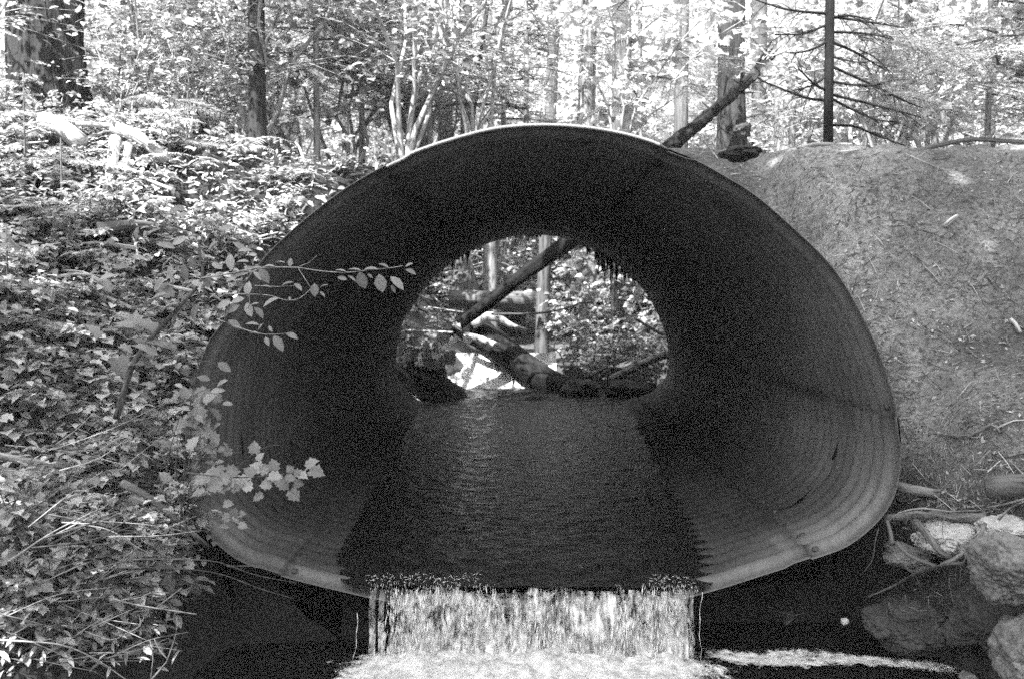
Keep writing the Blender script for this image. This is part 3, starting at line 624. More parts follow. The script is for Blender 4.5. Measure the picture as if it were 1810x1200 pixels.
# conifer saplings giving the hanging boughs
def conifer(px, Y, h, n, sc, dark=False, z0=1.0, label="young conifer with layered drooping boughs in the woods behind the trail", az=None):
    bb = base_at(px, Y); e = tree("young_conifer", label, bb, bb + Vector((0, 0, h)), .04, .01, M_BARK_PALE, 8, "young conifers behind the trail", flare=1.2)
    for k in range(n):
        tt = (k + random.random()) / n; z = z0 + (h - z0) * tt; an = (random.uniform(0, 6.28) if az is None else random.gauss(az, .9)); s_ = sc * (1.15 - .8 * tt) * random.uniform(.75, 1.2)
        add_bough(e, bb + Vector((0, 0, z)), (math.cos(an), math.sin(an), .12 - .1 * random.random()), s_, dark)
    return e
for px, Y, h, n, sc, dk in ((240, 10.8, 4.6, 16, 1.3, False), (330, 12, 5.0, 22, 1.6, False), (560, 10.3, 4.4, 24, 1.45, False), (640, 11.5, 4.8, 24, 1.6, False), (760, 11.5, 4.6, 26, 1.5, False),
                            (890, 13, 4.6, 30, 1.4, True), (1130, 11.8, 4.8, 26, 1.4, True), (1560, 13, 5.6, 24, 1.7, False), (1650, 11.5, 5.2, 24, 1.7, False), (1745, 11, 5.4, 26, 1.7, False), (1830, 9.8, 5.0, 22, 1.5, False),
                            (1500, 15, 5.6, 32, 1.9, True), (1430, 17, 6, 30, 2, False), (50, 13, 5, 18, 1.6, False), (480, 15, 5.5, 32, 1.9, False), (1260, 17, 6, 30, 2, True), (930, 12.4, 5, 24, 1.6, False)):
    conifer(px, Y, h, n, sc, dk)

# unseen trees added behind the viewer so their crowns shade culvert and bank
def shade_tree(bx, by, c, rad, n, hole, label):
    e = tree("shade_maple", label, (bx, by, float(H(bx, by))), (c[0], c[1], c[2] + 1), .22, .1, M_BARK_MID, 14)
    q = unit(n) * (rng.random(n) ** .4)[:, None]; p = np.array(c) + q * rad; kp = (fbm(p[:, 0] * .9, p[:, 1] * .9, 3) > hole) & ~((p[:, 0] > -5.5) & (p[:, 0] < -4.6) & (p[:, 1] > .2)); p = p[kp]; n = len(p)  # crown cut away where sun should reach the upper slope
    mb = MB(); mb.leaves(OVAL, p, np.c_[rng.normal(0, 1, (n, 2)), rng.uniform(-.6, .2, n)], np.c_[rng.normal(0, .5, (n, 2)), np.ones(n)], rng.uniform(.2, .42, n), rng.random(n))
    mb.build("crown", M_LEAF, e)
shade_tree(-3.4, -3.0, (-1.9, -0.1, 12.5), (4.4, 4.1, 1.6), 10500, -.5, "unseen tall maple added behind the viewer to shade the culvert")
shade_tree(-9.5, -2.5, (-7.2, -1.0, 12.5), (2.6, 2.3, 1.6), 1700, -.02, "unseen smaller maple added behind the viewer, gappy crown dappling the slope")

# unseen woods behind and beside the viewer, put in to close off the low sky
n = 16000; k = rng.random(n); x = np.where(k < .55, rng.uniform(-24, 24, n), np.where(k < .78, rng.uniform(-20, -11, n), rng.uniform(9.5, 18, n)))
y = np.where(k < .55, rng.uniform(-16, -8, n), rng.uniform(-9, 9, n)); z = rng.random(n) * np.where(k < .55, 9.5, 8)
q = MB(); q.leaves(OVAL, np.c_[x, y, z], np.c_[rng.normal(0, 1, (n, 2)), rng.uniform(-.6, .2, n)], np.c_[rng.normal(0, .9, (n, 2)), np.ones(n)], rng.uniform(.45, .95, n), rng.random(n))
M_DIM = leafmat("dim_leaf", 0.04, 0.12, 0.3, 0.5, 0.3, False)  # leaf tone kept low so these woods bounce little light
tag(q.build("surrounding_woods", M_DIM), "dim leafy mass of unseen woods blocking the low sky around the viewer", None, None, "stuff")

# ------------------------------------------------------------------ broadleaf shrubs
def proto_shrub(name, label, group, seed, h, nst, nleaf, lsize, tpl, mat, spread=1.0, stem_mat=None, flat=0.6, cat="shrub"):
    st = np.random.default_rng(seed); e = empty(name, (0, 0, 0), label, cat, group); sm = MB(); lm = MB(); P_, D_, N_, S_ = [], [], [], []
    for s in range(nst):
        az = st.uniform(0, 6.28); hh = h * st.uniform(.6, 1.1); out = spread * h * st.uniform(.15, .5)
        p = [np.array([0, 0, -.05])]; d = np.array([math.cos(az), math.sin(az), 0])
        for q in range(1, 7): p.append(d * out * (q / 6) ** 1.6 + np.array([0, 0, hh * (q / 6)]) + st.normal(0, .02 * h, 3))
        p = np.array(p); sm.tube(p, [.006 + .006 * h, .002], 5, False)
        ntw = max(3, int(4 + 4 * h))
        for w in range(ntw):
            a = p[st.integers(2, 7)]; az2 = st.uniform(0, 6.28); l = h * st.uniform(.12, .34) * spread; d2 = np.array([math.cos(az2), math.sin(az2), st.uniform(-.1, .35)])
            en = a + d2 * l + np.array([0, 0, -.05 * l]); sm.tube([a, (a + en) / 2 + [0, 0, .03 * h], en], [.003 + .001 * h, .001], 4, False)
            k = max(3, nleaf // (nst * ntw)); tt = st.uniform(.25, 1.05, k); P_.append(a + (en - a) * tt[:, None] + st.normal(0, lsize * .45, (k, 3)) * [1, 1, .5])
            D_.append(np.c_[st.normal(0, 1, (k, 2)), st.uniform(-.55, .15, k)] + d2 * .5); N_.append(np.c_[st.normal(0, flat, (k, 2)), np.ones(k)]); S_.append(lsize * st.uniform(.55, 1.25, k))
    Pn = np.vstack(P_); lm.leaves(tpl, Pn, np.vstack(D_), np.vstack(N_), np.concatenate(S_), st.random(len(Pn)))
    sm.build("stem", stem_mat or M_TWIG, e); lm.build("foliage", mat, e); return e
WOODS = "leafy shrubs in the woods behind the trail"
wl = "bright leafy shrub filling the woods behind the trail"
protoW = [proto_shrub("woodland_shrub", wl, WOODS, s, hh, 6, nl, .085, tp, mt, 1.2, M_TWIG_PALE) for s, hh, nl, tp, mt in ((1, 2.6, 900, OVAL, M_LEAF_BRIGHT), (2, 3.2, 1100, MAPLE, M_LEAF), (3, 1.7, 600, MAPLE, M_LEAF_BRIGHT), (4, 3.6, 1300, OVAL, M_LEAF))]
first = [True] * 4
def place(protos, fl, loc, sc):
    k = random.randrange(len(protos)); rz = random.uniform(0, 6.28)
    if fl[k]:
        fl[k] = False; o = protos[k]; o.location = tuple(loc); o.rotation_euler = (0, 0, rz); o.scale = (sc,) * 3; return o
    return copy_tree(protos[k], loc, rz, sc)
for Y, n in ((10.5, 13), (12.5, 14), (15, 16), (18.5, 18), (23, 18)):
    for k in range(n):
        px = -60 + 1930 * (k + random.random()) / n; YY = Y + random.uniform(-1, 1)
        if YY < 12.6 and (1170 < px < 1480 or 900 < px < 1080 or px < 190): continue
        x = P(px, 300, YY).x
        if 12.5 < YY < 20.5 and -3.0 < x < 3.0: continue
        place(protoW, first, (x, YY, float(H(x, YY)) - .05), random.uniform(.75, 1.25) * (1 + .02 * (Y - 10)))

for k in range(34):
    YY = random.uniform(20.8, 26); x = P(random.uniform(560, 1300), 300, YY).x
    place(protoW, first, (x, YY, float(H(x, YY)) - .05), random.uniform(1.2, 2.1))
for k in range(12):
    YY = random.uniform(15.5, 19); px = random.choice((random.uniform(-40, 560), random.uniform(1260, 1860))); x = P(px, 300, YY).x
    place(protoW, first, (x, YY, float(H(x, YY)) - .05), random.uniform(1.3, 1.9))
for k in range(10):
    YY = random.uniform(24.5, 28); x = random.uniform(-4, 4.5)
    place(protoW, first, (x, YY, float(H(x, YY)) - .05), random.uniform(1.7, 2.1))
for px, YY, sc_ in ((215, 9.4, .55), (330, 9.6, .6), (-50, 8.3, .8), (15, 9.0, .42)):
    x = P(px, 300, YY).x; place(protoW, first, (x, YY, float(H(x, YY)) - .05), sc_)
# far wood as one mass
n = 90000; Yf = rng.uniform(26, 46, n); pxs = rng.uniform(-150, 1960, n); zz = rng.uniform(0.5, 1, n) ** .7
x = (pxs - 931) / 1760 * Yf; hgt = H(x, Yf, False); z = hgt + (rng.random(n)) * (2.06 + .34 * Yf - hgt)
dn = fbm(x * .45, z * .6 + Yf * .4, 4); kp = dn > -0.13
far = MB(); n = int(kp.sum()); dd = np.c_[rng.normal(0, 1, (n, 2)), rng.uniform(-.6, .3, n)]
far.leaves(QUAD, np.c_[x, Yf, z][kp], dd, np.c_[rng.normal(0, .7, (n, 2)), np.ones(n)], rng.uniform(.12, .34, n), rng.random(n))
tag(far.build("distant_foliage", M_FAR_LEAF), "pale leafy mass of the woods far behind the trunks", None, None, "stuff")

# ------------------------------------------------------------------ left slope
def leafcover(name, region, n, smin_, smax, mat, tpl, hmax, tilt=.6, size_pow=1.0):
    P_ = []
    while len(P_) < n:
        px, py = region(); g = ray_ground(px, py)
        if g is not None: P_.append(g)
    Pn = np.array([tuple(q) for q in P_]); Pn[:, 2] += rng.random(n) ** 1.3 * hmax; Pn[:, :2] += rng.normal(0, .05, (n, 2))
    b = MB(); b.leaves(tpl, Pn, np.c_[rng.normal(0, 1, (n, 2)) + [.1, -.5], rng.uniform(-.7, .1, n)], np.c_[rng.normal(0, tilt, (n, 2)) + [0, -.25], np.ones(n)], rng.uniform(smin_, smax, n), rng.random(n))
    return b
def reg_left():
    while True:
        px, py = random.uniform(-60, 900), random.uniform(200, 1180)
        lim = np.interp(py, [225, 234, 268, 298, 343, 403, 451, 533, 605, 727, 850, 1000, 1180], [930, 890, 760, 688, 610, 533, 482, 423, 377, 341, 333, 330, 280])
        if px < lim: return px, py
_t = SEC[SEC[:, 1] > 1.25]; _t = _t[np.argsort(_t[:, 0])]; TOPLINE = (_t[:, 0], _t[:, 1])
# vectorised ground finder for the covers
def cover_points(n, region):
    R_ = np.array([region() for _ in range(n)]); out = np.full((n, 3), np.nan); ys = np.arange(4.2, 11.5, 0.05)
    c = np.array(ROT); D = np.c_[(R_[:, 0] - 905) / 1760, -(R_[:, 1] - 600) / 1760, -np.ones(n)] @ c.T
    K = ys[None, :] / D[:, 1:2]; x = CAM.x + D[:, 0:1] * K; z = CAM.z + D[:, 2:3] * K; h = H(x, np.broadcast_to(ys, x.shape)); hit = z <= h
    hit &= ~((np.broadcast_to(ys, x.shape) > Y0) & (np.abs(x - .06) < 2.0) & (h < np.interp(x, *TOPLINE)))
    ok = hit.any(1); i = hit.argmax(1); r = np.arange(n); i0 = np.maximum(i - 1, 0); a = z[r, i0] - h[r, i0]; c_ = h[r, i] - z[r, i]; w = np.clip(a / (a + c_ + 1e-9), 0, 1)
    yy = ys[i0] + (ys[i] - ys[i0]) * w; xx = x[r, i0] + (x[r, i] - x[r, i0]) * w; return np.c_[xx, yy, H(xx, yy)][ok]
def cover(n, region, tpl, s0, s1, hmax, tilt, P0=None):
    Pn = cover_points(n, region); n = len(Pn); Pn[:, 2] += rng.random(n) ** 1.4 * hmax; Pn[:, :2] += rng.normal(0, .05, (n, 2))
    b = MB(); b.leaves(tpl, Pn, np.c_[rng.normal(0, 1, (n, 2)) + [.15, -.6], rng.uniform(-.7, .1, n)], np.c_[rng.normal(0, tilt, (n, 2)) + [0, -.2], np.ones(n)], rng.uniform(s0, s1, n), rng.random(n)); return b
b = cover(5200, reg_left, LONG, .05, .12, .16, .5)
b2 = cover(2600, reg_left, OVAL, .04, .09, .22, .6); b.V += b2.V; b.T += b2.T; b.F += [f + b.n for f in b2.F]; b.n += b2.n
tag(b.build("ground_cover_leaves", M_LEAF), "low leafy ground cover spread over the slope beside the culvert", None, None, "stuff")

SL = "broad leaved plants on the slope beside the culvert"; sl = "broad leaved undergrowth plant on the slope beside the culvert"
M_LEAF_SLOPE = leafmat('slope_leaf', 0.2, 0.72, 0.4)
protoS = [proto_shrub("undergrowth_plant", sl, SL, 20 + s, hh, 4, nl, ls, tp, mt, sp, None, .33, "plant") for s, hh, nl, ls, tp, mt, sp in
          ((1, .45, 80, .11, MAPLE, M_LEAF, 1.1), (2, .55, 130, .085, MAPLE, M_LEAF_SLOPE, 1.2), (3, .5, 120, .075, OVAL, M_LEAF, 1.3), (4, .35, 110, .085, LONG, M_LEAF_SLOPE, 1.6), (5, .6, 150, .08, MAPLE, M_LEAF, 1.1))]
fs = [True] * 5
Pn = cover_points(290, reg_left)
for q in Pn:
    if q[0] > -1.75 and q[1] < 5.75: continue
    place(protoS, fs, (q[0], q[1], q[2] - .03), random.uniform(.7, 1.2) * (.72 if q[1] < 6.3 else .58))

# ferns / fine shoots at the lower part of the slope
def frond_proto(seed):
    st = np.random.default_rng(seed); e = empty("fern", (0, 0, 0), "feathery fern among the broad leaves on the slope", "fern", "ferns on the slope"); 
    for f_ in range(7):
        az = f_ * .9 + st.uniform(-.3, .3); l = st.uniform(.35, .6); t_ = np.linspace(0, 1, 9); d = np.array([math.cos(az), math.sin(az), 0])
        p = d * (t_ * l)[:, None] + np.c_[np.zeros((9, 2)), l * (.75 * t_ - .7 * t_ ** 2)]; mb = MB()
        k = 44; tt = np.repeat(np.linspace(.12, 1, k // 2), 2); pos = np.c_[[np.interp(tt, t_, p[:, c]) for c in range(3)]].T; sg = np.tile([1, -1], k // 2)
        side = np.cross(d, [0, 0, 1]); mb.leaves(LONG, pos, side * sg[:, None] + d * .35 + [0, 0, -.2], np.tile([0, 0, 1.0], (k, 1)) + st.normal(0, .2, (k, 3)), .11 * (1.05 - tt) + .015, st.random(k))
        mb.build("frond", M_LEAF, e)
    return e
fern = [frond_proto(s) for s in (1, 2)]; ff = [True, True]
for px, py in ((150, 230), (60, 330), (30, 250), (20, 380), (110, 470), (60, 600), (20, 700), (240, 300), (330, 300), (420, 270), (500, 320), (90, 400), (180, 760), (70, 880)):
    g = ray_ground(px, py)
    if g: place(fern, ff, g, random.uniform(.7, 1.1))

for px, py, hh in ((45, 330, .8), (110, 400, .6), (15, 600, .7), (300, 270, .5)):
    g = ray_ground(px, py)
    if g is None: continue
    e = tree("fir_seedling", "small soft needled fir seedling among the leaves of the slope", g, g + Vector((0, 0, hh)), .012, .004, M_TWIG, 6, "fir seedlings on the slope", flare=1.1)
    for k in range(7): add_bough(e, g + Vector((0, 0, hh * random.uniform(.15, .95))), (math.cos(k * 2.4), math.sin(k * 2.4), .1), random.uniform(.28, .5))
# logs and stubs on the slope
def gp(px, py, lift=0.05):
    g = ray_ground(px, py) or P(px, py, 8.5); return g + Vector((0, -.05, lift))
SLOPE = "fallen"
log("fallen_log", "bleached fallen log lying high on the leafy slope", "log", [gp(78, 250, .14), gp(115, 268, .16), gp(150, 296, .14)], .055, .07, M_WOOD, 12, .3)
log("fallen_log", "thin pale pole lying just above the splintered stubs", "log", [gp(140, 262, .16), gp(190, 268, .18), gp(240, 276, .2)], .022, .018, M_WOOD, 8, .3)
log("fallen_log", "grey log slanting down past the splintered stubs", "log", [gp(205, 275, .2), gp(250, 296, .2), gp(300, 325, .16)], .05, .04, M_WOOD, 12, .3)
log("broken_stub", "taller pale splintered stub standing on the leafy slope", "stub", [gp(193, 352, .02), gp(202, 330, .12), gp(210, 306, .25)], .035, .045, M_WOOD, 9, .4)
log("broken_stub", "shorter pale splintered stub next to the taller one", "stub", [gp(216, 340, .02), gp(224, 325, .1), gp(234, 302, .2)], .04, .03, M_WOOD, 9, .4)
log("fallen_log", "mossy grey log lying level among leaves under the slope plants", "log", [gp(180, 452, .16), gp(255, 452, .18), gp(335, 462, .16)], .045, .035, M_BARK_MID, 12, .3)
log("fallen_log", "thick pale log end poking out beside the lowest fir seedling", "log", [gp(-30, 430, .15), gp(8, 470, .15), gp(38, 500, .1)], .07, .06, M_BARK_PALE, 12, .3)
log("fallen_branch", "short bleached branch piece on the lower slope", "branch", [gp(203, 826, .2), gp(230, 816, .22), gp(258, 812, .2)], .03, .025, M_WOOD, 9, .3)
log("fallen_branch", "long grey branch slanting down to the culvert's lower corner", "branch", pts([(215, 853, 5.1), (270, 884, 5.2), (325, 930, 5.3), (366, 965, 5.4)]), .022, .014, M_BARK_PALE, 9, .25)
log("fallen_branch", "pale branch lying level near the bottom of the slope edge", "branch", pts([(-10, 805, 4.9), (55, 815, 5.0), (112, 826, 5.1)]), .02, .012, M_BARK_PALE, 8, .25)
for k in range(48):
    while True:
        px, py = reg_left()
        if py < 640: break
    g = ray_ground(px, py); an = random.uniform(0, 3.14); l = random.uniform(.12, .4); d = Vector((math.cos(an), .4 * math.sin(an), .3 * math.sin(an))) * l
    if g: log("fallen_stick", "bleached stick lying among leaves on the slope", "stick", [g - d + Vector((0, -.05, .1)), g + Vector((0, -.05, .13)), g + d + Vector((0, -.05, .1))], random.uniform(.009, .018), .007, M_WOOD, 6, .4, group="bleached sticks on the leafy slope")

# ------------------------------------------------------------------ near stems, branches with leaves
def leaf_on(mb, px, py, ang, lpx, Y, facing=.8, tpl=OVAL, wid=1.0):
    """one leaf at the pixel, pointing at ang degrees in the view, turned partly to the viewer"""
    p = P(px, py, Y); a = math.radians(ang); d = np.array([math.cos(a), random.uniform(-.35, .1), math.sin(a)])
    n_ = np.array([random.uniform(-.2, .2), -facing, 1 - facing + .15]); l = lpx * PX(Y)
    q = np.array(tuple(p)) - d / np.linalg.norm(d) * l * .5
    mb.leaves((tpl[0] * [1, wid, 1], tpl[1]), q[None], d[None], n_[None], [l], [random.random()])
Yb = 4.75
sal = empty("salal_branch", P(400, 485, Yb), "slender branch with smooth oval leaves reaching far across the dark culvert mouth", "branch")
mb = MB()
mb.tube(resample(pts([(355, 492), (400, 485), (455, 474), (520, 473), (565, 479), (610, 482), (655, 477), (690, 474), (712, 470)], Yb), .03), [.0045, .0018], 6)
mb.tube(resample(pts([(527, 474), (540, 495), (549, 508)], Yb), .03), [.002, .0012], 5); mb.tube(resample(pts([(520, 474), (545, 465), (560, 452)], Yb), .03), [.0015, .0008], 5)
mb.build("stem", M_TWIG_PALE, sal); mb = MB()
for q in ((513, 464, 80, 15, .95), (495, 463, 5, 20, .15), (475, 470, 10, 22, .3), (556, 513, -90, 24, .95), (572, 505, 25, 18, .2), (570, 520, -40, 14, .3), (640, 496, -75, 32, .95), (673, 501, -80, 34, .95), (605, 492, -10, 18, .9), (626, 476, 5, 26, .2),
          (655, 475, 8, 28, .35), (602, 478, 0, 22, .25), (654, 488, -30, 12, .8), (702, 500, -40, 34, .5), (695, 511, -60, 16, .6), (726, 480, -22, 22, .5), (723, 468, 30, 16, .5), (678, 469, -12, 22, .3), (622, 492, -30, 18, .3), (450, 476, 200, 24, .6), (420, 485, 190, 26, .7)):
    leaf_on(mb, q[0], q[1], q[2], q[3], Yb, q[4], OVAL, 1.25 if q[4] > .9 else .9)
mb.build("foliage", M_LEAF_NEAR, sal)
Yb = 4.7
s2 = empty("salal_branch", P(400, 515, Yb), "shorter branch with drooping oval leaves just below the far reaching one", "branch"); mb = MB()
mb.tube(resample(pts([(395, 520), (440, 520), (480, 523), (505, 531), (530, 527), (548, 512)], Yb), .03), [.003, .0012], 6); mb.tube(resample(pts([(440, 520), (441, 535), (438, 545)], Yb), .03), [.002, .001], 5); mb.tube(resample(pts([(450, 505), (500, 507), (530, 503)], Yb), .03), [.0015, .001], 5)
mb.build("stem", M_TWIG_PALE, s2); mb = MB()
for q in ((438, 510, -100, 26, .9), (470, 506, 0, 20, .2), (507, 501, 25, 24, .3), (527, 507, -35, 20, .3), (410, 545, 200, 30, .8), (440, 547, -70, 28, .9), (458, 552, -45, 26, .3), (450, 537, 20, 16, .3), (420, 530, 190, 24, .7), (395, 538, 200, 28, .7), (512, 528, 100, 8, .4), (520, 531, 10, 10, .3)):
    leaf_on(mb, q[0], q[1], q[2], q[3], Yb, q[4], OVAL, 1.1)
mb.build("foliage", M_LEAF_NEAR, s2)
s3 = empty("salal_branch", P(390, 568, Yb), "lowest oval leaved branch, ending in one large hanging leaf", "branch"); mb = MB()
mb.tube(resample(pts([(385, 565), (410, 574), (440, 585), (470, 591), (500, 590), (512, 588)], Yb), .03), [.003, .0012], 6); mb.build("stem", M_TWIG_PALE, s3); mb = MB()
for q in ((415, 573, -30, 28, .6), (445, 572, 5, 26, .3), (478, 581, -60, 13, .9), (492, 606, -55, 34, .8), (472, 603, -65, 18, .6), (516, 593, -20, 24, .6), (450, 588, 0, 18, .3), (460, 577, 60, 14, .4)):
    leaf_on(mb, q[0], q[1], q[2], q[3], Yb, q[4], OVAL, .95)
mb.build("foliage", M_LEAF_NEAR, s3)
Yb = 4.8
s4 = empty("leafy_sprig", P(360, 650, Yb), "sprig with one big pale leaf hanging over the culvert's curved edge", "sprig"); mb = MB()
mb.tube(resample(pts([(330, 640), (365, 638), (385, 645)], Yb), .03), [.003, .0012], 6); mb.build("stem", M_TWIG, s4); mb = MB()
for q in ((396, 648, -30, 30, .8), (392, 676, 35, 26, .5), (360, 668, 160, 24, .7), (402, 713, 0, 20, .6), (385, 690, 10, 26, .6)): leaf_on(mb, q[0], q[1], q[2], q[3], Yb, q[4])
mb.build("foliage", M_LEAF_NEAR, s4)
# maple branch
Yb = 4.65
mp = empty("maple_branch", P(340, 838, Yb), "vine maple branch spreading lobed leaves over the dark culvert floor", "branch"); mb = MB()
mb.tube(resample(pts([(330, 835), (390, 842), (440, 843), (490, 838), (530, 833), (550, 822)], Yb), .03), [.0045, .0015], 6); mb.tube(resample(pts([(420, 825), (450, 800), (475, 788), (495, 787)], Yb), .03), [.002, .0008], 5)
mb.tube(resample(pts([(470, 842), (500, 858), (520, 872)], Yb), .03), [.002, .0008], 5); mb.build("stem", M_TWIG, mp); mb = MB()
for q in ((450, 789, 90, 22), (461, 806, 60, 18), (452, 824, 150, 26), (484, 820, 100, 22), (489, 842, 0, 26), (512, 828, 120, 16), (524, 834, 90, 14), (535, 840, -10, 22), (550, 818, 40, 28), (563, 834, -10, 28), (529, 854, 0, 18),
          (503, 858, -40, 22), (519, 876, -50, 24), (456, 879, 200, 20), (436, 860, 190, 22), (412, 832, 0, 24), (390, 846, 180, 28), (400, 858, 210, 24), (372, 836, 170, 28), (470, 856, 180, 22), (432, 846, 20, 24), (420, 856, 30, 26), (472, 828, 30, 22), (378, 858, 200, 30), (356, 848, 190, 30),
          (495, 848, -30, 22), (515, 845, 10, 20), (440, 832, 140, 22), (408, 848, 60, 26)):
    leaf_on(mb, q[0] + random.uniform(-2, 2), q[1], q[2], q[3], Yb + random.uniform(-.1, .12), random.uniform(.45, .85), MAPLE)
mb.build("foliage", M_LEAF_NEAR, mp)
mp2 = empty("maple_sprig", P(380, 915, Yb), "small maple sprig low against the culvert's bright lower lip", "sprig"); mb = MB()
mb.tube(resample(pts([(345, 900), (395, 915), (425, 912)], Yb), .03), [.002, .001], 5); mb.build("stem", M_TWIG, mp2); mb = MB()
for q in ((400, 912, 120, 18), (414, 905, 80, 18), (427, 908, 20, 16), (430, 929, -10, 16), (418, 918, -60, 14), (404, 890, 10, 18)): leaf_on(mb, q[0], q[1], q[2], q[3], Yb, .6, MAPLE)
mb.build("foliage", M_LEAF_NEAR, mp2)
# leaves crowding the culvert's shoulder on the near side
edge = empty("maple_shrub", Vector((-1.95, 5.2, .6)), "dense maple shrub crowding the curved edge of the culvert mouth", "shrub"); mb = MB()
for k in range(12):
    x0 = random.uniform(290, 345); y0 = random.uniform(880, 960); x1 = random.uniform(310, 400); y1 = random.uniform(690, 860)
    mb.tube(resample(pts([(x0, y0, 5.1), ((x0 + x1) / 2 - 12, (y0 + y1) / 2, 5.05), (x1, y1, 5.0)]), .05), [.004, .0015], 5)
mb.build("stem", M_TWIG, edge); mb = MB()
for k in range(95):
    py = random.uniform(690, 880); px = random.gauss(345 if py < 760 else 360, 26)
    if px > 425 - abs(py - 800) * .15: continue
    leaf_on(mb, px, py, random.uniform(-40, 220), random.uniform(14, 28), random.uniform(4.8, 5.2), random.uniform(.05, .5), MAPLE)
mb.build("foliage", M_LEAF_NEAR, edge)
# dark leaning stem
dk = empty("bent_sapling", P(215, 705, 5.0), "dark bent stem leaning up through the leaves towards the culvert", "stem"); mb = MB()
mb.tube(resample(pts([(205, 740), (220, 690), (237, 640), (275, 588), (320, 540), (357, 492), (354, 460), (352, 432)], 4.9), .04), [.017, .006], 8, True, .2)
mb.tube(resample(pts([(357, 492), (400, 485), (440, 480)], 4.85), .04), [.006, .003], 6); mb.tube(resample(pts([(360, 495), (362, 540), (362, 600)], 4.85), .04), [.003, .0015], 6); mb.build("stem", M_TWIG, dk); mb = MB()
for k in range(40):
    leaf_on(mb, random.gauss(330, 60), random.gauss(470, 40), random.uniform(0, 360), random.uniform(18, 34), 4.9 + random.uniform(-.15, .2), random.uniform(.2, .8))
for k in range(26):
    leaf_on(mb, random.gauss(250, 40), random.gauss(600, 50), random.uniform(0, 360), random.uniform(26, 52), 4.9 + random.uniform(-.15, .2), random.uniform(.0, .28), MAPLE)
mb.build("foliage", M_LEAF_NEAR, dk)

# bare twigs over the dark pool
def twig(label, paths, r, mat, Y=4.4, group=None):
    e = None; mb = MB()
    for i, pth in enumerate(paths): mb.tube(resample(pts(pth, Y), .025), [r if i == 0 else r * .65, r * .35], 5, True, .25)
    return tag(mb.build("bare_twig", mat, origin=P(*paths[0][0][:2], Y)), label, "twig", group)
twig("pale forked twig pointing level over the dark pool", [[(200, 1058), (240, 1068), (275, 1074), (348, 1085)], [(278, 1072), (300, 1055), (322, 1038)], [(215, 1060), (250, 1055), (270, 1045), (300, 1048)]], .005, M_TWIG_PALE)
twig("upright y-shaped pale twig rising from the pool's edge", [[(268, 1200), (292, 1172), (296, 1164), (308, 1130), (313, 1105), (312, 1088)], [(296, 1164), (283, 1150), (272, 1128)], [(312, 1106), (318, 1100)], [(266, 1200), (270, 1160), (265, 1132)]], .0045, M_TWIG_PALE)
twig("long thin twig arching out below the culvert lip", [[(150, 1010), (230, 990), (300, 988), (380, 992), (450, 1015), (525, 1030)], [(400, 1000), (450, 1000), (475, 1002)]], .004, M_TWIG)
twig("fine drooping twig just under the arching one", [[(180, 1005), (280, 1003), (380, 1012), (460, 1040), (520, 1058)]], .003, M_TWIG)
twig("curled pale twig hanging near the bottom leaves", [[(150, 1115), (195, 1130), (225, 1118), (248, 1105), (245, 1085)]], .004, M_TWIG_PALE)
twig("thick pale twig crossing the lower corner of the slope", [[(-10, 1130), (60, 1134), (110, 1140), (165, 1162), (225, 1202)], [(110, 1140), (160, 1105), (200, 1085)]], .006, M_TWIG_PALE)
for k in range(60):
    x0 = random.uniform(-20, 220); y0 = random.uniform(760, 1180); an = random.uniform(-.75, .45); l = random.uniform(90, 230); x1 = x0 + l * math.cos(an); y1 = y0 + l * math.sin(an)
    if x1 > 360: continue
    twig("fine bare twig tangled in the leaves above the pool", [[(x0, y0), ((x0 + x1) / 2 + random.uniform(-8, 8), (y0 + y1) / 2 + random.uniform(-14, 10)), (x1, y1)], [((x0 + x1) / 2, (y0 + y1) / 2), (x1 - 10, (y0 + y1) / 2 + random.uniform(-40, 30))]], random.uniform(.002, .0045), random.choice((M_TWIG, M_TWIG_PALE)), random.uniform(4.3, 4.8), "fine bare twigs tangled above the pool")
# low maple clumps in the lower corner
for k in range(16):
    px, py = random.uniform(-20, 270), random.uniform(830, 1180)
    if px > 330 - (py - 830) * .35: continue
    o = copy_tree(protoS[random.choice((0, 1, 4))], P(px, py + 60, random.uniform(4.5, 4.9)), random.uniform(0, 6.28), random.uniform(.32, .55)); o["label"] = "lobed leaf plant low above the dark pool"; o["group"] = "lobed plants low above the pool"

# ------------------------------------------------------------------ trailing bits at the far rim
for px, py, l, w in ((800, 455, 30, 7), (828, 440, 14, 10), (830, 425, 8, 8), (868, 418, 8, 6), (933, 414, 20, 4), (948, 414, 8, 12), (1043, 432, 18, 10), (1067, 452, 48, 4), (1081, 462, 60, 5), (1100, 478, 14, 4), (790, 463, 18, 4), (1052, 446, 22, 6), (812, 448, 12, 8), (1060, 447, 40, 8), (1075, 458, 26, 10), (1090, 470, 30, 7), (1108, 482, 22, 6), (778, 470, 14, 9), (822, 442, 24, 8), (845, 430, 12, 10), (900, 414, 9, 8), (915, 413, 12, 7), (1020, 424, 14, 9), (1035, 430, 10, 10), (880, 415, 8, 12), (1120, 492, 14, 6)):
    p0 = P(px, py - 6, Y1 - .08); mb = MB()
    for q in range(3):
        ox = random.uniform(-.5, .5) * w * PX(Y1); ll = l * PX(Y1) * random.uniform(.6, 1.1) + .05
        mb.tube([p0 + Vector((ox, 0, .03)), p0 + Vector((ox * 1.1 + random.uniform(-.01, .01), 0, -ll * .5)), p0 + Vector((ox * 1.3, 0, -ll))], [w * PX(Y1) * .34, w * PX(Y1) * .26, w * PX(Y1) * .05], 7, True, .9)
    tag(mb.build("moss_strand", M_WETLOG, origin=p0), "dark ragged moss strand hanging from the far rim of the culvert", "moss", "moss strands on the far rim")

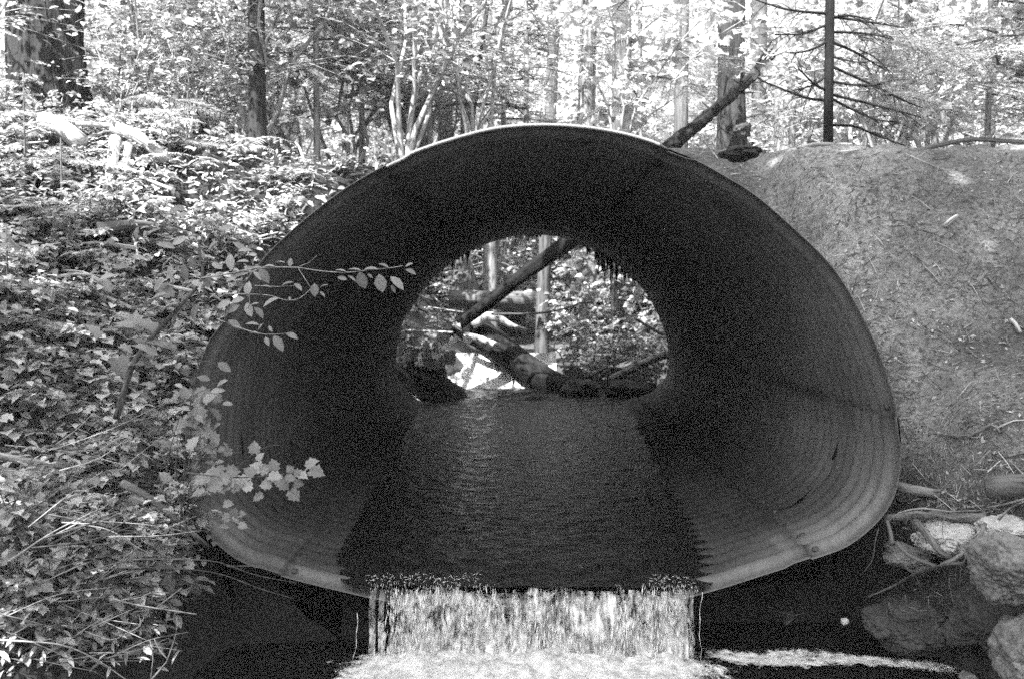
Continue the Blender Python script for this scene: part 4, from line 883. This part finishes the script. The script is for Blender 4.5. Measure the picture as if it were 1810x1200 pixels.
# ------------------------------------------------------------------ beyond the culvert
log("propped_log", "dark trunk propped diagonally across the far culvert opening", "log", pts([(792, 588, 15.9), (850, 545, 16.0), (905, 500, 16.1), (960, 460, 16.2), (1010, 424, 16.4), (1060, 385, 16.6)]), .085, .15, M_WETLOG2, 18, .35)
log("mossy_log", "big mossy log slanting down into the creek beyond the culvert", "log", pts([(826, 572, 17.2), (870, 606, 17.0), (915, 640, 16.7), (965, 672, 16.4), (1005, 690, 16.2)]), .27, .17, M_MOSS_LOG, 26, .3)
log("split_log", "splintered pale slab leaning on the big mossy log", "log", pts([(836, 572, 16.8), (870, 560, 16.7), (905, 576, 16.6), (932, 583, 16.6)]), .10, .03, M_WOOD, 12, .5)
log("split_log", "lower bleached shard of wood atop the big mossy log", "log", pts([(822, 592, 16.7), (850, 600, 16.6), (884, 612, 16.5)]), .05, .06, M_WOOD, 10, .5)
log("fallen_log", "long grey log lying level behind the propped dark trunk", "log", pts([(794, 527, 19.0), (880, 530, 19.0), (955, 535, 19.0)]), .16, .2, M_BARK_MID, 18, .3)
log("fallen_branch", "slender pale branch curving across behind the straight grey trunk", "branch", pts([(868, 555, 15.7), (930, 555, 15.7), (980, 550, 15.6), (1036, 533, 15.6)]), .022, .014, M_BARK_MID, 8, .2)
log("fallen_branch", "thin white branch lying level at the foot of the propped trunk", "branch", pts([(718, 584, 15.5), (760, 586, 15.5), (800, 588, 15.6)]), .018, .018, M_WOOD, 8, .2)
log("fallen_branch", "thin white stick above the level branch near the far opening", "branch", pts([(757, 543, 15.5), (790, 548, 15.6), (820, 552, 15.6)]), .014, .01, M_WOOD, 8, .2)
log("fallen_branch", "grey stick sloping down beside the white stick", "branch", pts([(738, 545, 15.5), (765, 556, 15.6), (795, 567, 15.6)]), .014, .01, M_BARK_MID, 8, .2)
log("birch_log", "banded pale birch log lying on the creek bank beyond the culvert", "log", pts([(1080, 670, 15.6), (1120, 650, 15.5), (1150, 636, 15.4), (1178, 626, 15.3)]), .055, .07, M_BARK_PALE, 14, .3)
log("fallen_branch", "thin branch lying parallel above the banded birch log", "branch", pts([(1035, 667, 15.8), (1075, 648, 15.8), (1110, 634, 15.8)]), .025, .015, M_BARK_MID, 8, .2)
log("fallen_branch", "dark branch slanting against the far opening's curved side", "branch", pts([(1125, 565, 15.4), (1150, 580, 15.3), (1172, 592, 15.2)]), .02, .025, M_WETLOG, 8, .2)
log("fallen_branch", "short upright pale stick by the far opening's curved side", "branch", pts([(1170, 600, 15.2), (1176, 615, 15.2), (1182, 632, 15.1)]), .02, .025, M_BARK_PALE, 8, .2)
log("arched_twig", "white twig arching above the rocks beyond the culvert", "twig", pts([(965, 607, 15.8), (990, 625, 15.7), (997, 650, 15.7), (993, 668, 15.7)]), .014, .01, M_TWIG_PALE, 7, .2)
log("arched_twig", "short pale curved twig beside the white arching one", "twig", pts([(993, 588, 16.0), (982, 600, 15.9), (979, 620, 15.9)]), .014, .01, M_TWIG_PALE, 7, .2)
tree("broken_stump", "split grey stump among leaves seen through the far opening", P(825, 508, 20), P(818, 447, 20), .2, .13, M_BARK_MID, 16, rough=.5, cat="stump", flare=1.3)
tree("hemlock_tree", "grey trunk seen through the far opening behind the propped trunk", P(864, 515, 20.5), P(871, 250, 20.8), .14, .12, M_BARK_MID, 16)
tree("leaning_tree", "pale leaning trunk seen through the far opening", P(1030, 515, 21), P(1100, 300, 22), .12, .11, M_BARK_MID, 14)
tree("hemlock_tree", "dim mossy trunk standing in bushes seen through the far opening", P(1107, 640, 18), P(1118, 250, 18.5), .13, .12, M_BARK_MID, 14)
log("leaning_pole", "thin dark pole standing among trunks in the far opening", "pole", pts([(1003, 530, 21), (1004, 470, 21), (1006, 400, 21)]), .05, .05, M_BARK_DARK, 8, .2)
log("leaning_pole", "dark snag leaning beside the pale leaning trunk", "pole", pts([(1000, 530, 20), (1020, 505, 20), (1036, 480, 20)]), .1, .06, M_BARK_DARK, 10, .3)
log("bent_branch", "pale crooked branch hanging in the bushes of the far opening", "branch", pts([(1040, 515, 17), (1052, 545, 17), (1055, 570, 17)]), .025, .02, M_TWIG_PALE, 7, .3)

def rock(name, label, px, py, Y, wpx, hpx, depth, mat, seed, cat="rock", group=None, rz=0):
    import bmesh
    bm = bmesh.new(); bmesh.ops.create_icosphere(bm, subdivisions=6, radius=1.0)
    c = P(px, py, Y); sx, sz = wpx * PX(Y) / 2, hpx * PX(Y) / 2
    for v in bm.verts:
        n_ = v.co.normalized(); k = 1 + .36 * mnoise.noise(n_ * 1.1 + Vector((seed * 7.3, 0, 0))) + .18 * mnoise.noise(n_ * 2.6 + Vector((seed * 3.1, 3, 0))) + .10 * abs(mnoise.noise(n_ * 5 + Vector((seed, 3, 0)))) + .06 * mnoise.noise(n_ * 12 + Vector((seed, 3, 0))) + .03 * mnoise.noise(n_ * 27 + Vector((seed, 3, 0)))
        q = Vector((n_.x * k * sx, n_.y * k * depth, n_.z * k * sz)); v.co = Matrix.Rotation(rz, 3, 'Y') @ q
    me = bpy.data.meshes.new(name); bm.to_mesh(me); bm.free(); me.materials.append(mat)
    for p in me.polygons: p.use_smooth = True
    o = bpy.data.objects.new(name, me); COL.objects.link(o); o.location = c; return tag(o, label, cat, group)
rock("rock", "wet black rock breaking the stream just past the far rim", 945, 712, 15.0, 62, 22, .2, M_ROCK_WET, 1)
rock("rock", "mossy square rock at the foot of the big mossy log", 1026, 688, 15.6, 64, 34, .25, M_ROCK_MOSS, 2)
rock("rock", "dark rock slab sloping into the stream below the maple bush", 775, 690, 15.2, 110, 48, .4, M_ROCK_WET, 3, rz=.5)
rock("rock", "small dark rock tip at the end of the sloping slab", 826, 716, 15.0, 34, 14, .15, M_ROCK_WET, 4)
rock("rock", "mossy dark bank rock under the far maple bush", 740, 650, 15.6, 90, 80, .4, M_ROCK_MOSS, 5)
rock("rock", "dark mossy rock below the banded birch log", 1110, 690, 15.5, 80, 40, .3, M_ROCK_MOSS, 6)
# far waterfall
b = MB(); s = np.linspace(0, 1, 24); xs = np.linspace(P(790, 0, 16.6).x, P(985, 0, 16.6).x, 90); S, Xf = np.meshgrid(s, xs, indexing='ij')
zz = 1.14 * (1 - S) + 0.42 * S; yy = 16.95 - .55 * S ** 1.3 + .12 * fbm(Xf * 5, S * 2, 4); n_ = len(xs); i, j = np.meshgrid(np.arange(23), np.arange(n_ - 1), indexing='ij')
b.arr(np.c_[Xf.ravel(), yy.ravel(), zz.ravel()], np.stack([i * n_ + j, i * n_ + j + 1, (i + 1) * n_ + j + 1, (i + 1) * n_ + j], -1).reshape(-1, 4), np.c_[Xf.ravel(), (S * .8).ravel(), np.zeros(S.size)])
tag(b.build("far_waterfall", M_FALL_FAR, origin=(0, 16.8, .6)), kind="structure")
# bushes beyond
FB = "bushes on the creek banks beyond the culvert"; fb = "leafy bush on the creek bank beyond the culvert"
protoF = [proto_shrub("creek_bush", fb, FB, 60 + s, hh, 5, nl, ls, tp, M_LEAF, 1.3, None, .6) for s, hh, nl, ls, tp in ((1, .8, 260, .09, MAPLE), (2, 1.1, 420, .07, OVAL), (3, .6, 240, .06, OVAL))]; fF = [True] * 3
for px, py, Y, sc in ((770, 650, 15.4, .7), (730, 600, 15.6, .8), (740, 520, 18, 1.1), (800, 515, 20, 1.2), (900, 520, 21, 1.2), (930, 500, 22, 1.3), (1000, 560, 17.5, 1), (1010, 610, 16.8, .8), (1050, 600, 17, 1.1), (1040, 640, 16.4, .9), (1080, 620, 16.6, 1), (1090, 560, 17.5, 1.3),
                      (1130, 600, 16.5, 1.1), (1150, 560, 17, 1.3), (1160, 640, 15.6, .8), (1120, 660, 15.7, .6), (1060, 540, 19, 1.3), (1110, 510, 20, 1.4), (1150, 520, 19, 1.4), (860, 540, 20.5, .9), (780, 560, 17.5, .8), (700, 560, 16.5, 1), (1180, 600, 16, 1), (990, 520, 22, 1.3), (1040, 500, 23, 1.5), (840, 480, 23, 1.3), (960, 480, 24, 1.5), (1100, 460, 24, 1.5)):
    p = P(px, py + 25, Y); p.z = max(p.z - .15, float(H(p.x, Y)) - .1); place(protoF, fF, p, sc)
mbush = empty("maple_bush", P(770, 640, 15.2), "maple bush with broad grey leaves beside the far waterfall", "bush"); mb = MB()
for k in range(7): mb.tube(resample([P(745 + k * 6, 668, 15.3), P(755 + k * 4, 640, 15.25), P(735 + k * 11, 610, 15.2)], .05), [.008, .003], 5)
mb.build("stem", M_TWIG, mbush); mb = MB()
for k in range(60): leaf_on(mb, random.gauss(772, 24), random.gauss(625, 18), random.uniform(-80, 260), random.uniform(12, 22), 15.2 + random.uniform(-.15, .15), random.uniform(.3, .8), MAPLE)
mb.build("foliage", M_LEAF, mbush)

# ------------------------------------------------------------------ right bank
def reg_right():
    while True:
        px, py = random.uniform(1150, 1840), random.uniform(240, 900)
        if py > 260 + 0 and px > 1180 + max(0, (py - 270)) * 1.05 and px > (1590 if py > 700 else 0): return px, py
def reg_right2():
    while True:
        px, py = random.uniform(1150, 1840), random.uniform(245, 910)
        e = np.interp(py, [245, 270, 318, 412, 493, 617, 733, 830, 910], [1110, 1174, 1276, 1400, 1477, 1543, 1579, 1583, 1560])
        if px > e - 12: return px, py
Pn = cover_points(15000, reg_right2); n = len(Pn); eps = .05
gxn = (H(Pn[:, 0] + eps, Pn[:, 1]) - H(Pn[:, 0] - eps, Pn[:, 1])) / (2 * eps); gyn = (H(Pn[:, 0], Pn[:, 1] + eps) - H(Pn[:, 0], Pn[:, 1] - eps)) / (2 * eps)
nr = np.c_[-gxn, -gyn, np.ones(n)]; nr /= np.linalg.norm(nr, axis=1)[:, None]; d = rng.normal(0, 1, (n, 3)); d -= nr * np.sum(d * nr, 1)[:, None] * .8
STICK = (np.array([[0, .035, 0], [1, .02, .01], [1, -.02, .01], [0, -.035, 0], [0, 0, .05], [1, 0, .04]]), np.array([[0, 1, 5, 4], [4, 5, 2, 3]])[:, ::-1])
CHIP = (np.array([[0, 0, 0], [.5, .25, .1], [1, 0, .05], [.45, -.22, .04]]), np.array([[0, 3, 2, 1]]))
lit = MB(); k = int(n * .88); Pn[:, 2] += .006; tone = np.clip(rng.random(n) ** 1.6 * (.75 + 1.6 * fbm(Pn[:, 0] * 1.6, Pn[:, 1] * 1.6, 3) + 1.2 * fbm(Pn[:, 0] * 6, Pn[:, 1] * 6, 2)) , 0, 1)
lit.leaves(STICK, Pn[:k], d[:k], nr[:k], rng.uniform(.012, .055, k) * np.where(rng.random(k) < .05, 2.4, 1), tone[:k])
lit.leaves(CHIP, Pn[k:], d[k:], nr[k:] + rng.normal(0, .3, (n - k, 3)), rng.uniform(.01, .045, n - k), tone[k:])
def reg_low(): return random.uniform(1580, 1830), random.uniform(880, 1110)
Pl = cover_points(1700, reg_low); nl = len(Pl); Pl[:, 2] += .012
lit.leaves(STICK, Pl, unit(nl) * [1, 1, .4], np.c_[rng.normal(0, .3, (nl, 2)) + [0, -.5], np.ones(nl)], rng.uniform(.015, .06, nl), rng.random(nl) ** 2)
M_LITTER = leafmat("litter", .05, .5, .0, .8, .2, False)
tag(lit.build("needle_litter", M_LITTER, smooth=False), "fallen needles and wood chips strewn over the bare bank", None, None, "stuff")
ST = "pale sticks scattered on the bare bank"
for k in range(46):
    px, py = reg_right2(); g = ray_ground(px, py)
    if g is None: continue
    an = random.uniform(0, 3.14); l = random.uniform(.025, .10); d = Vector((math.cos(an), .67 * math.sin(an), .72 * math.sin(an))) * l; u_ = Vector((0, -.7, .7)) * .012
    log("bank_stick", "small pale stick lying on the bare needle covered bank", "stick", [g - d + u_, g + u_ * 1.6, g + d + u_], random.uniform(.002, .0045), .002, M_WOOD, 5, .3, group=ST)
def onbank(lst, lift=.02):
    out = []
    for px, py in lst:
        g = ray_ground(px, py) or P(px, py, 8.1); out.append(g + Vector((0, -.7, .7)) * lift)
    return out
log("fallen_branch", "long grey branch lying along the crest of the bare bank", "branch", pts([(1612, 271, 7.9), (1660, 257, 8.0), (1720, 247, 8.05), (1775, 250, 8.0), (1830, 253, 7.9)]), .022, .016, M_BARK_MID, 9, .3)
log("fallen_branch", "dark crooked branch lying low on the bare bank", "branch", onbank([(1672, 779), (1710, 778), (1748, 768), (1765, 772)], .03), .011, .006, M_ROOT, 7, .4)
log("fallen_branch", "thin light branch curving away from the dark crooked one", "branch", onbank([(1755, 765), (1790, 757), (1830, 757)], .02), .006, .004, M_WOOD, 6, .3)
log("wood_chunk", "short pale chunk of wood near the edge of the bare bank", "wood", onbank([(1783, 570), (1792, 582), (1800, 594)], .03), .014, .014, M_WOOD, 8, .3)
log("wood_chunk", "bleached stick end high on the bare bank", "wood", onbank([(1668, 409), (1680, 401), (1690, 393)], .03), .018, .014, M_WOOD, 8, .3)
log("fallen_branch", "thin pale twig leaning near the culvert crown on the bank", "branch", onbank([(1241, 254), (1256, 272), (1268, 288)], .03), .006, .005, M_WOOD, 6, .3)
log("fallen_branch", "straight pale twig lying across the upper bank", "branch", onbank([(1600, 280), (1635, 293), (1668, 308)], .02), .006, .005, M_WOOD, 6, .3)
log("fallen_branch", "split pale slat lying on the trail crest", "branch", onbank([(1480, 275), (1500, 272), (1518, 270)], .02), .008, .008, M_WOOD, 6, .3)
log("trail_edge_log", "bleached log lying at the foot of the slim black spruce", "log", pts([(1410, 262, 8.4), (1445, 255, 8.5), (1505, 256, 8.5)]), .016, .014, M_WOOD, 9, .3)
rock("rock", "dark flat rock sunk in the bank beside the culvert crown", 1308, 272, 7.75, 62, 22, .2, M_ROCK_WET, 9)
rock("rock", "mossy stump-like rock under the leaning broken log", 1313, 232, 10.2, 26, 26, .12, M_ROCK_MOSS, 10)

# roots and boulders of the undercut bank
log("root", "thick dark root running level below the bare bank", "root", pts([(1562, 916, 5.75), (1620, 910, 5.6), (1690, 912, 5.5), (1742, 914, 5.45)]), .02, .026, M_ROOT, 10, .5, .05, None, .006)
log("root", "gnarled pale root climbing over the thick level one", "root", pts([(1572, 922, 5.6), (1590, 906, 5.55), (1630, 898, 5.5), (1680, 904, 5.5), (1725, 902, 5.4)]), .006, .006, M_BARK_PALE, 7, .4)
log("root", "dark root slanting down beside the flat pale rock", "root", pts([(1618, 922, 5.5), (1642, 950, 5.35), (1662, 975, 5.3), (1680, 986, 5.3)]), .022, .014, M_ROOT, 9, .35)
log("root", "short pale root dropping straight from the culvert's corner", "root", pts([(1568, 920, 5.55), (1574, 940, 5.5), (1578, 962, 5.45)]), .012, .014, M_BARK_MID, 8, .35)
log("root", "grey root bending down along the litter pocket", "root", pts([(1585, 958, 5.4), (1605, 980, 5.35), (1640, 995, 5.3), (1655, 1000, 5.3)]), .011, .008, M_BARK_MID, 8, .4)
log("root", "long pale root reaching down over the black hollow", "root", pts([(1535, 1055, 5.5), (1580, 1035, 5.45), (1622, 1012, 5.3), (1665, 1000, 5.2), (1705, 996, 5.1)]), .006, .013, M_BARK_MID, 8, .35)
log("root", "dark root rising along the boulder's shadowed side", "root", pts([(1665, 1000, 5.2), (1705, 978, 5.15), (1730, 950, 5.15), (1742, 925, 5.2)]), .014, .009, M_ROOT, 8, .35)
log("root", "pale thin twig slanting above the light boulder", "root", pts([(1765, 918, 5.1), (1785, 898, 5.1), (1815, 884, 5.0)]), .007, .005, M_BARK_PALE, 6, .3)
log("root", "pale arching twig below the dark bank log", "root", pts([(1745, 897, 5.2), (1780, 890, 5.1), (1815, 880, 5.0)]), .007, .005, M_BARK_PALE, 6, .3)
log("bark_chunk", "rough plank-like bark chunk lying beside the culvert's corner", "wood", pts([(1584, 858, 5.85), (1620, 866, 5.8), (1662, 872, 5.75)]), .03, .025, M_ROOT, 10, .45)
log("bank_log", "short mossy log with shadowed underside at the bank's edge", "log", pts([(1742, 862, 5.35), (1790, 858, 5.3), (1840, 862, 5.2)]), .06, .07, M_BARK_MID, 14, .3)
rock("boulder", "flat pale rock showing between the slanting roots", 1685, 948, 5.55, 120, 62, .14, M_ROCK_PALE, 21, "boulder")
rock("boulder", "bright rounded boulder behind the big speckled one", 1772, 938, 5.3, 84, 52, .14, M_ROCK_PALE, 22, "boulder")
rock("boulder", "big speckled grey boulder above the dark water", 1800, 1005, 4.9, 140, 125, .26, M_ROCK, 23, "boulder", rz=.35)
rock("boulder", "dark boulder at the waterline below the speckled one", 1806, 1150, 4.8, 80, 120, .22, M_ROCK, 24, "boulder", rz=.3)
rock("boulder", "mossy dark boulder under the long pale root", 1625, 1098, 5.75, 170, 90, .3, M_ROCK_MOSS, 25, "boulder")
rock("boulder", "shadowed mossy boulder between the hollow and the speckled one", 1735, 1095, 5.35, 100, 120, .25, M_ROCK_MOSS, 26, "boulder")
rock("boulder", "low brown rock beneath the litter pocket", 1605, 985, 5.75, 80, 40, .18, M_ROCK, 27, "boulder")
rock("rock", "pale pebble lying in the black hollow", 1493, 1098, 5.55, 13, 13, .02, M_ROCK_PALE, 28)
rock("rock", "small rock tip in the foam at the lower edge", 1712, 1196, 5.3, 28, 14, .05, M_ROCK, 29)
for k in range(44):
    x0, y0 = random.uniform(1550, 1800), random.uniform(900, 1080); an = random.uniform(-.5, 2.2); l = random.uniform(30, 110); Yr = random.uniform(5.2, 5.6); q_ = [(x0, y0)]
    for w in range(3): an += random.uniform(-.6, .6); q_.append((q_[-1][0] + l / 3 * math.cos(an), q_[-1][1] + l / 3 * math.sin(an)))
    log("fine_root", "fine root dangling from the undercut bank", "root", pts(q_, Yr), random.uniform(.002, .005), .0015, random.choice((M_ROOT, M_BARK_MID)), 5, .3, .04, "fine roots of the undercut bank", .004)
mb = MB(); g0 = P(1390, 1105, 5.6)
for k in range(9): mb.tube(resample([g0, g0 + Vector((random.uniform(-.05, .05), -.02, .06)), g0 + Vector((random.uniform(-.12, .12), -.05, random.uniform(.06, .13)))], .02), [.0018, .0006], 4, False)
tag(mb.build("grass_tuft", M_TWIG, origin=g0), "thin grass tuft growing in the black hollow under the culvert", "grass tuft")

# sky seen between crowns stays the world's sky; remove the unplaced bough originals
for o, t in BOUGHS:
    bpy.data.objects.remove(t); bpy.data.objects.remove(o)

# ------------------------------------------------------------------ haze
hz = MB(); x0, x1, y0, y1, z0, z1 = -70, 70, -60, 75, -2.0, 30.0
hz.arr([[x0,y0,z0],[x1,y0,z0],[x1,y1,z0],[x0,y1,z0],[x0,y0,z1],[x1,y0,z1],[x1,y1,z1],[x0,y1,z1]], [[0,3,2,1],[4,5,6,7],[0,1,5,4],[1,2,6,5],[2,3,7,6],[3,0,4,7]])
m, nt, out = new_mat("haze"); pv = N(nt, "ShaderNodeVolumePrincipled"); pv.inputs['Color'].default_value = (.9, .9, .9, 1); pv.inputs['Density'].default_value = 0.0014
nt.links.new(pv.outputs[0], out.inputs['Volume'])
tag(hz.build("haze", m, smooth=False), kind="stuff")
